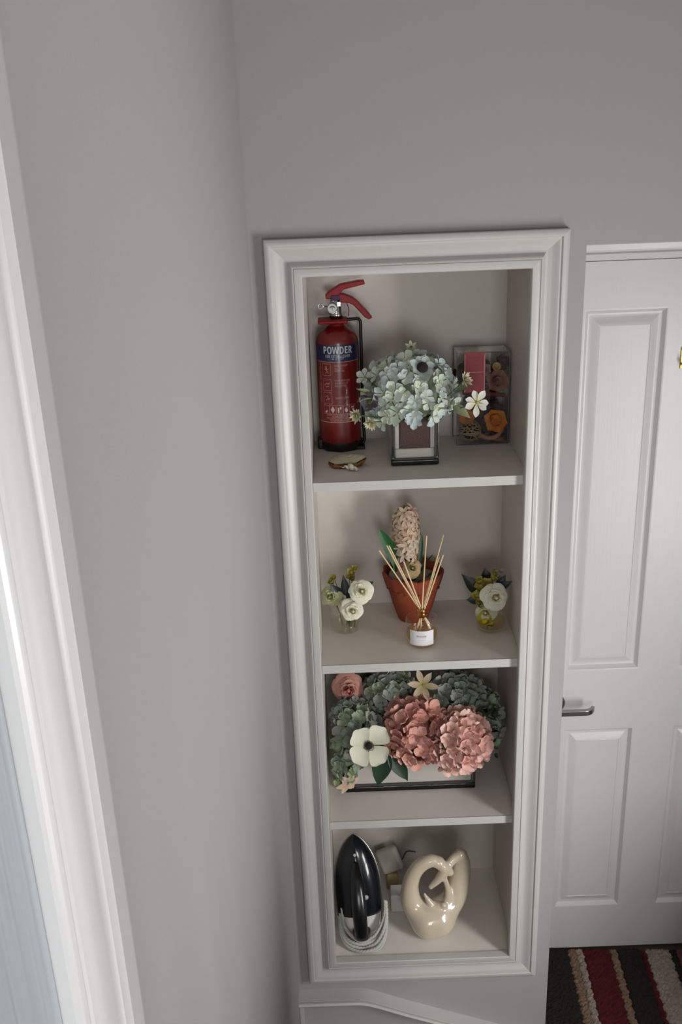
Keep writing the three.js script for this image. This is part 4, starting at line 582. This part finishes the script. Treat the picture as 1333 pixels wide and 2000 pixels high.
  for (let i = 0; i < 34; i++) { const a = F(0.385 + 0.035 * rr(), 0.44 + 0.15 * rr(), -0.155 + 0.05 * rr()), d = new V3(rr() * 0.8, rr() * 1.4 - 0.6, rr() - 0.2).normalize(), L = 0.016 + 0.012 * rr(); if (Math.max(a.x, a.x + d.x * L) > 0.432) continue; const m = mesh('leaf', leafGeo(L, L * 0.75, col(0x26361f), col([0x35482a, 0x42552f, 0x2c4030][i % 3])), M.leaf, t, a.sub(base)); m.quaternion.setFromUnitVectors(new V3(0, 0, 1), d); }
  const t2 = thing('leaf_sprig', 'small yellow green leaves hanging at the lower left of the trough', 'leaf', base);
  for (let i = 0; i < 12; i++) { const a = F(0.014 + 0.045 * rr(), 0.445 + 0.05 * rr(), -0.07 + 0.02 * rr()), L = 0.020 + 0.008 * rr(), d = new V3(rr() - 0.6, -0.4 - rr(), 0.5).normalize(); if (Math.min(a.x, a.x + d.x * L) < 0.017) continue; const m = mesh('leaf', leafGeo(L, L * 0.8, col(0x6c7a50), col(0x8b9a6a)), M.leaf, t2, a.sub(base)); m.quaternion.setFromUnitVectors(new V3(0, 0, 1), d); }
}

// ------------------------------------------------------------------ bottom compartment
// surface nets over a signed field
function surfaceNets(f, lo, hi, cell) {
  const n = [0, 1, 2].map((k) => Math.ceil((hi[k] - lo[k]) / cell) + 1), at = (i, j, k) => (k * n[1] + j) * n[0] + i, val = new Float32Array(n[0] * n[1] * n[2]);
  for (let k = 0; k < n[2]; k++) for (let j = 0; j < n[1]; j++) for (let i = 0; i < n[0]; i++) val[at(i, j, k)] = f(lo[0] + i * cell, lo[1] + j * cell, lo[2] + k * cell);
  const vid = new Int32Array(val.length).fill(-1), pos = [], idx = [];
  for (let k = 0; k + 1 < n[2]; k++) for (let j = 0; j + 1 < n[1]; j++) for (let i = 0; i + 1 < n[0]; i++) {
    const c = [0, 0, 0]; let m = 0; const v = [];
    for (let b = 0; b < 8; b++) v.push(val[at(i + (b & 1), j + (b >> 1 & 1), k + (b >> 2))]);
    for (let a = 0; a < 8; a++) for (const bit of [1, 2, 4]) { if (a & bit) continue; const b = a | bit; if ((v[a] < 0) === (v[b] < 0)) continue; const t = v[a] / (v[a] - v[b]); c[0] += (a & 1) + (bit === 1 ? t : 0); c[1] += (a >> 1 & 1) + (bit === 2 ? t : 0); c[2] += (a >> 2) + (bit === 4 ? t : 0); m++; }
    if (m) { vid[at(i, j, k)] = pos.length / 3; pos.push(lo[0] + (i + c[0] / m) * cell, lo[1] + (j + c[1] / m) * cell, lo[2] + (k + c[2] / m) * cell); }
  }
  const quad = (a, b, c, d, flip) => { if (a < 0 || b < 0 || c < 0 || d < 0) return; flip ? idx.push(a, c, b, a, d, c) : idx.push(a, b, c, a, c, d); };
  for (let k = 1; k + 1 < n[2]; k++) for (let j = 1; j + 1 < n[1]; j++) for (let i = 1; i + 1 < n[0]; i++) {
    const s = val[at(i, j, k)] < 0;
    if (s !== (val[at(i + 1, j, k)] < 0)) quad(vid[at(i, j, k)], vid[at(i, j - 1, k)], vid[at(i, j - 1, k - 1)], vid[at(i, j, k - 1)], s);
    if (s !== (val[at(i, j + 1, k)] < 0)) quad(vid[at(i, j, k)], vid[at(i, j, k - 1)], vid[at(i - 1, j, k - 1)], vid[at(i - 1, j, k)], s);
    if (s !== (val[at(i, j, k + 1)] < 0)) quad(vid[at(i, j, k)], vid[at(i - 1, j, k)], vid[at(i - 1, j - 1, k)], vid[at(i, j - 1, k)], s);
  }
  const g = new THREE.BufferGeometry(); g.setAttribute('position', new THREE.Float32BufferAttribute(pos, 3)); g.setIndex(idx); g.computeVertexNormals(); return g;
}
const smin = (a, b, k) => { const h = Math.max(0, k - Math.abs(a - b)) / k; return Math.min(a, b) - h * h * k * 0.25; };
function capsule(x, y, z, A, B) { const dx = B[0] - A[0], dy = B[1] - A[1], dz = B[2] - A[2], px = x - A[0], py = y - A[1], pz = z - A[2], t = Math.max(0, Math.min(1, (px * dx + py * dy + pz * dz) / (dx * dx + dy * dy + dz * dz))); return Math.hypot(px - dx * t, py - dy * t, pz - dz * t) - (A[3] + (B[3] - A[3]) * t); }
// cream ceramic figure
{
  const B = F(0.252, -0.0600, -0.087), t = thing('ceramic_sculpture', 'glossy cream ceramic sculpture of two curved figures around a small bird', 'sculpture', B);
  const X = (x, y, z, r) => [x - 0.252, y + 0.0892, z + 0.112, r];
  const body = [[X(0.244, -0.051, -0.094, 0.041), X(0.264, -0.050, -0.098, 0.042)],
    [X(0.236, -0.042, -0.104, 0.035), X(0.206, -0.010, -0.115, 0.030)], [X(0.206, -0.010, -0.115, 0.030), X(0.198, 0.035, -0.120, 0.0235)], [X(0.198, 0.035, -0.120, 0.0235), X(0.207, 0.078, -0.123, 0.020)], [X(0.207, 0.078, -0.123, 0.020), X(0.227, 0.108, -0.125, 0.0185)], [X(0.227, 0.108, -0.125, 0.0185), X(0.252, 0.1215, -0.125, 0.017)], [X(0.252, 0.1215, -0.125, 0.017), X(0.270, 0.118, -0.125, 0.015)],
    [X(0.275, -0.040, -0.110, 0.038), X(0.311, -0.007, -0.130, 0.033)], [X(0.311, -0.007, -0.130, 0.033), X(0.327, 0.040, -0.146, 0.0310)], [X(0.327, 0.040, -0.146, 0.0310), X(0.333, 0.080, -0.154, 0.0265)], [X(0.333, 0.080, -0.154, 0.0265), X(0.332, 0.108, -0.154, 0.0205)]];
  const heads = [[X(0.276, 0.114, -0.122, 0.0145), X(0.286, 0.098, -0.120, 0.0145)], [X(0.286, 0.098, -0.120, 0.0145), X(0.272, 0.068, -0.117, 0.0105)], [X(0.272, 0.068, -0.117, 0.0105), X(0.252, 0.046, -0.115, 0.0065)], [X(0.330, 0.120, -0.145, 0.0150), X(0.310, 0.113, -0.135, 0.0120)], [X(0.310, 0.113, -0.135, 0.0120), X(0.298, 0.098, -0.126, 0.0105)], [X(0.298, 0.098, -0.126, 0.0105), X(0.303, 0.084, -0.122, 0.0095)]];
  const bird = [[X(0.234, 0.035, -0.103, 0.0028), X(0.244, 0.015, -0.102, 0.0070)], [X(0.244, 0.015, -0.102, 0.0070), X(0.258, -0.005, -0.100, 0.0130)], [X(0.258, -0.005, -0.100, 0.0130), X(0.278, -0.001, -0.096, 0.0110)], [X(0.278, -0.001, -0.096, 0.0110), X(0.283, 0.005, -0.092, 0.0085)], [X(0.288, 0.071, -0.116, 0.0065), X(0.296, 0.037, -0.114, 0.0080)], [X(0.296, 0.037, -0.114, 0.0080), X(0.296, 0.017, -0.110, 0.0105)], [X(0.296, 0.017, -0.110, 0.0105), X(0.292, -0.005, -0.106, 0.012)]];
  // each limb: a smooth curve of tapered capsules
  const chain = (segs) => { const pts = [segs[0][0], ...segs.map((q) => q[1])], cv = new THREE.CatmullRomCurve3(pts.map((p) => new V3(p[0], p[1], p[2])), false, 'centripetal'), n = 7 * segs.length, out = []; const rad = new THREE.CatmullRomCurve3(pts.map((p, i) => new V3(i, p[3], 0)), false, 'centripetal'); for (let i = 0; i <= n; i++) { const p = cv.getPoint(i / n), r = rad.getPoint(i / n).y; out.push([p.x, p.y, p.z, r]); } return out.slice(1).map((q, i) => [out[i], q]); };
  const parts = [[[body[0]], 0], [body.slice(1, 7), 0.03], [body.slice(7), 0.03], [heads.slice(0, 3), 0.008], [heads.slice(3), 0.008], [bird.slice(0, 4), 0.005], [bird.slice(4), 0.006]].map(([q, k]) => [chain(q), k]);
  const f = (x, y, z) => { let a = 1; parts.forEach(([segs, k], i) => { let d = 1; for (const [p, q] of segs) d = Math.min(d, capsule(x, y, z, p, q)); a = i ? smin(a, d, k) : d; }); return Math.max(a, 0.0004 - y); };
  mesh('figure', surfaceNets(f, [-0.100, -0.006, -0.085], [0.125, 0.245, 0.065], 0.0024), M.ceramic, t);
}
// steam iron standing on its heel
{
  const B = F(0.0695, -0.0570, -0.080), t = thing('steam_iron', 'glossy black steam iron standing on its heel in the bottom left corner', 'iron', B); t.rotation.set(-0.30, 0, 0.055); t.scale.setScalar(0.97);
  const half = (s) => s < 0.30 ? 0.053 + 0.010 * Math.sin(s / 0.30 * PI / 2) : 0.063 * Math.pow(Math.max(0, 1 - Math.pow((s - 0.30) / 0.70, 2.8)), 0.72), Lh = 0.262, y0 = 0.012;
  const ring = (s, k, z, n = 28) => { const w = half(s) * k, row = []; for (let i = 0; i <= n; i++) row.push(new V3(Math.sin((i / n - 0.5) * PI) * w, y0 + s * Lh, z(i / n))); return row; };
  const N = 30, sole = [], dm = [];
  const plan = new THREE.Shape(); for (let i = 0; i <= 40; i++) { const s = i / 40; i ? plan.lineTo(half(s), y0 + s * Lh) : plan.moveTo(half(s), y0 + s * Lh); } for (let i = 40; i >= 0; i--) { const s = i / 40; plan.lineTo(-half(s), y0 + s * Lh); }
  const sp = new THREE.ExtrudeGeometry(plan, { depth: 0.006, bevelEnabled: true, bevelSize: 0.001, bevelThickness: 0.001, bevelSegments: 2 }); sp.translate(0, 0, -0.008); mesh('soleplate', sp, M.steel, t);
  for (let i = 0; i <= N; i++) { const s = 0.20 + 0.795 * i / N, hgt = 0.046 * Math.pow(Math.max(0, 1 - Math.pow(Math.max(0, (s - 0.2) / 0.8), 3.2)), 0.8) + 0.002, row = []; for (let k = 0; k <= 30; k++) { const a = (k / 30 - 0.5) * PI, w = half(s) * 0.975; const cx = Math.sin(a), cz = Math.pow(Math.abs(Math.cos(a)), 0.85); row.push(new V3(cx * w, y0 + s * Lh, hgt * cz + 0.006 * Math.exp(-Math.pow(cx * 5, 2)) * Math.max(0, (s - 0.55)) * 2)); } dm.push(row); }
  const c0 = dm[0].map((p) => new V3(0, p.y, 0.01)); mesh('body_shell', quads([c0, ...dm]), M.ironDark, t).geometry.scale(1, 1, 1);
  const hl = []; for (let i = 0; i <= 6; i++) { const s = 0.0 + 0.215 * i / 6, row = []; for (let k = 0; k <= 20; k++) { const a = (k / 20 - 0.5) * PI, w = half(s) * 0.93 * (i === 0 ? 0.9 : 1); row.push(new V3(Math.sin(a) * w, y0 + s * Lh, (0.034 + 0.010 * i / 6) * Math.cos(a))); } hl.push(row); }
  mesh('heel', quads([hl[0].map((p) => new V3(0, p.y, 0)), ...hl]), M.whitePlastic, t);
  // handle: a bar arching over the body from the nose to beyond the heel
  const hp = [[0.74, 0.036, 0.010], [0.66, 0.062, 0.015], [0.56, 0.082, 0.0175], [0.42, 0.093, 0.0185], [0.26, 0.095, 0.0185], [0.13, 0.089, 0.018], [0.055, 0.078, 0.0195], [0.035, 0.060, 0.022], [0.05, 0.036, 0.024]], hr = new THREE.CatmullRomCurve3(hp.map(([s, z, r]) => new V3(r, y0 + s * Lh, z))), rows = [];
  for (let i = 0; i <= 40; i++) { const p = hr.getPoint(i / 40), d = hr.getTangent(i / 40); d.x = 0; d.normalize(); const nn = new V3(0, -d.z, d.y).multiplyScalar(-1), row = []; for (let k = 0; k < 18; k++) { const a = k / 18 * 2 * PI; row.push(new V3(Math.cos(a) * p.x, p.y + nn.y * Math.sin(a) * 0.011, p.z + nn.z * Math.sin(a) * 0.011)); } rows.push(row); }
  mesh('handle', quads(rows, true), M.ironGrip, t);
  const nz = lathe([[0, 0], [0.0042, 0], [0.0042, 0.004], [0.002, 0.005], [0, 0.004]], 16); nz.rotateX(PI / 2 - 0.4); mesh('spray_nozzle', nz, std({ color: 0xb8b0a8, roughness: 0.4 }), t, new V3(0, y0 + 0.825 * Lh, 0.030));
  const bt = lathe([[0, 0], [0.0068, 0], [0.0066, 0.003], [0.005, 0.0045], [0, 0.005]], 18); bt.rotateX(PI / 2); mesh('steam_button', bt, std({ color: 0xa9a6a2, roughness: 0.4 }), t, new V3(0.020, y0 + 0.40 * Lh, 0.0425));
}
// braided mains lead looped round the heel of the iron
{
  const B = F(0.0720, -0.0600, -0.048), t = thing('mains_lead', 'grey braided mains lead looped around the heel of the iron', 'cable', B), rr = rng(501);
  const loops = [[0.058, 0.085, 0.012, 0.034, 0.052], [0.057, 0.075, 0.020, 0.026, 0.046], [0.060, 0.068, 0.006, 0.040, 0.040], [0.054, 0.095, 0.030, 0.020, 0.050]];
  loops.forEach(([w, h, lo, zf, dz], k) => {
    const pts = [], j1 = rr() * 6, j2 = rr() * 6; for (let i = 0; i <= 24; i++) { const a = PI * (i / 24), wob = 0.005; pts.push(new V3(-Math.cos(a) * w + 0.003 * Math.sin(k * 3) + (Math.cos(a) < -0.3 ? 0.004 : 0), Math.max(0.0055, h * (1 + (Math.cos(a) < 0 ? 0.25 : -0.15) * Math.abs(Math.cos(a))) - (h - lo) * Math.pow(Math.sin(a), 0.6) + 0.003 * k * Math.cos(a) + wob * Math.sin(3 * a + j1) * Math.sin(a)), -0.03 + (zf + 0.03) * Math.pow(Math.sin(a), 0.8) + wob * Math.sin(2.3 * a + j2) * Math.sin(a))); }
    const cv = new THREE.CatmullRomCurve3(pts), n = 160, rows = [], R = 0.0043; const fr = cv.computeFrenetFrames(n, false);
    for (let i = 0; i <= n; i++) { const p = cv.getPointAt(i / n), row = []; for (let j = 0; j < 8; j++) { const a = j / 8 * 2 * PI, r = R * (1 + 0.10 * Math.sin(i * 1.2 + 2 * a)); row.push(p.clone().add(fr.normals[i].clone().multiplyScalar(Math.cos(a) * r)).add(fr.binormals[i].clone().multiplyScalar(Math.sin(a) * r))); } rows.push(row); }
    mesh('loop', uvMetres(quads(rows, true)), M.cord, t);
  });
  mesh('loose_end', uvMetres(tube([new V3(0.055, 0.085, -0.02), new V3(0.060, 0.03, 0.0), new V3(0.040, 0.0045, 0.028), new V3(0.012, 0.0045, 0.036), new V3(-0.02, 0.0045, 0.030)], 0.0036, 60, 8)), M.cord, t);
}
// things behind the iron
{
  const B = F(0.163, -0.0600, -0.220), t = thing('plug_adaptor', 'greyish white rounded plug casing behind the iron against the back wall', 'plug', B);
  const g = new RoundedBoxGeometry(0.062, 0.070, 0.028, 3, 0.011); g.rotateX(-0.25); g.rotateZ(0.35); mesh('casing', uvMetres(g), std({ color: 0xa5a198, roughness: 0.5 }), t, new V3(-0.010, 0.086, -0.034));
  mesh('stand', [box(-0.02, 0.012, 0, 0.054, -0.05, -0.01, 0.006)], std({ color: 0x8a7a52, roughness: 0.7 }), t);
}
tag(mesh('plastic_block', box(-0.018, 0.018, 0, 0.056, -0.022, 0.022, 0.004), M.whitePlastic, scene, F(0.168, -0.0600, -0.170)), 'small white plastic block between the iron and the cream sculpture', 'box');
tag(mesh('cable', tube([[0.118, 0.01, -0.300], [0.14, 0.020, -0.302], [0.163, 0.006, -0.298], [0.186, -0.004, -0.285], [0.205, 0.012, -0.300], [0.23, 0.008, -0.302]].map((p) => F(...p).sub(F(0.163, 0, -0.30))), 0.0016, 50, 6), std({ color: 0x4a4038, roughness: 0.7 }), scene, F(0.163, 0, -0.30)), 'thin dark cable lying against the back wall behind the sculpture', 'cable');

// ------------------------------------------------------------------ hall: hook on the door and striped rug
{
  const B = new V3(0.872, 1.765, ZF), t = thing('coat_hook', 'small brass coat hook fixed on the white door at the right edge', 'hook', B);
  mesh('back_plate', box(-0.019, 0.019, -0.026, 0.024, 0, 0.003, 0.0012), M.brass, t);
  mesh('hook_arm', tube([new V3(0, 0.008, 0.003), new V3(0, 0.004, 0.018), new V3(0, 0.022, 0.030), new V3(0, 0.034, 0.032)], 0.0035, 20, 8), M.brass, t);
  mesh('hook_arm', tube([new V3(0, -0.012, 0.003), new V3(-0.004, -0.022, 0.014), new V3(-0.010, -0.018, 0.026), new V3(-0.014, -0.008, 0.028)], 0.0035, 20, 8), M.brass, t);
}
{
  const t = thing('striped_rug', 'deep pile rug striped in red, charcoal, beige and cream on the hall floor', 'rug', new V3(0.66, 0, -0.298)), rr = rng(601); t.rotation.y = -0.055;
  const cols = { k: 0x1d1918, b: 0x7d6552, c: 0x96897c, r: 0x4f0b10, p: 0x6a4440 }, st = [[-0.10, 0.014, 'k'], [0.014, 0.038, 'b'], [0.038, 0.058, 'c'], [0.058, 0.136, 'r'], [0.136, 0.157, 'b'], [0.157, 0.226, 'k'], [0.226, 0.240, 'r'], [0.240, 0.310, 'c'], [0.310, 0.328, 'k'], [0.328, 0.356, 'p'], [0.356, 0.44, 'r'], [0.44, 0.47, 'b'], [0.47, 0.55, 'k'], [0.55, 0.60, 'c']];
  const edge = (x, z) => x + 0.0022 * Math.sin(z * 190 + x * 900) + 0.0016 * Math.sin(z * 470 + x * 300);
  for (const [x0, x1, k] of st) {
    const nx = Math.max(4, Math.round((x1 - x0) / 0.0035)), nz = 130, len = 0.46, pos = [], idx = [], cc = [], base = col(cols[k]);
    for (let j = 0; j <= nz; j++) for (let i = 0; i <= nx; i++) { const z = 0.004 + len * j / nz, u = i / nx, a = edge(x0, z), b = edge(x1, z), h = (i === 0 || i === nx) ? 0.009 : 0.011 + 0.0055 * rr(); pos.push(a + (b - a) * u + (i && i < nx ? (rr() - 0.5) * 0.002 : 0), j === 0 || j === nz ? 0.001 : h, z + (rr() - 0.5) * 0.002); const v = 0.72 + 0.56 * rr(); cc.push(base.r * v, base.g * v, base.b * v); }
    for (let j = 0; j < nz; j++) for (let i = 0; i < nx; i++) { const a = j * (nx + 1) + i, b = a + 1, c = a + nx + 1, d = c + 1; idx.push(a, c, b, b, c, d); }
    const g = new THREE.BufferGeometry(); g.setAttribute('position', new THREE.Float32BufferAttribute(pos, 3)); g.setAttribute('color', new THREE.Float32BufferAttribute(cc, 3)); g.setIndex(idx); g.computeVertexNormals();
    mesh('stripe', g, std({ vertexColors: true, roughness: 1, side: THREE.DoubleSide }), t);
  }
  mesh('backing', box(-0.10, 0.60, 0.0002, 0.004, 0.003, 0.464), std({ color: 0x2a2622, roughness: 1 }), t);
}

renderer.render(scene, camera);
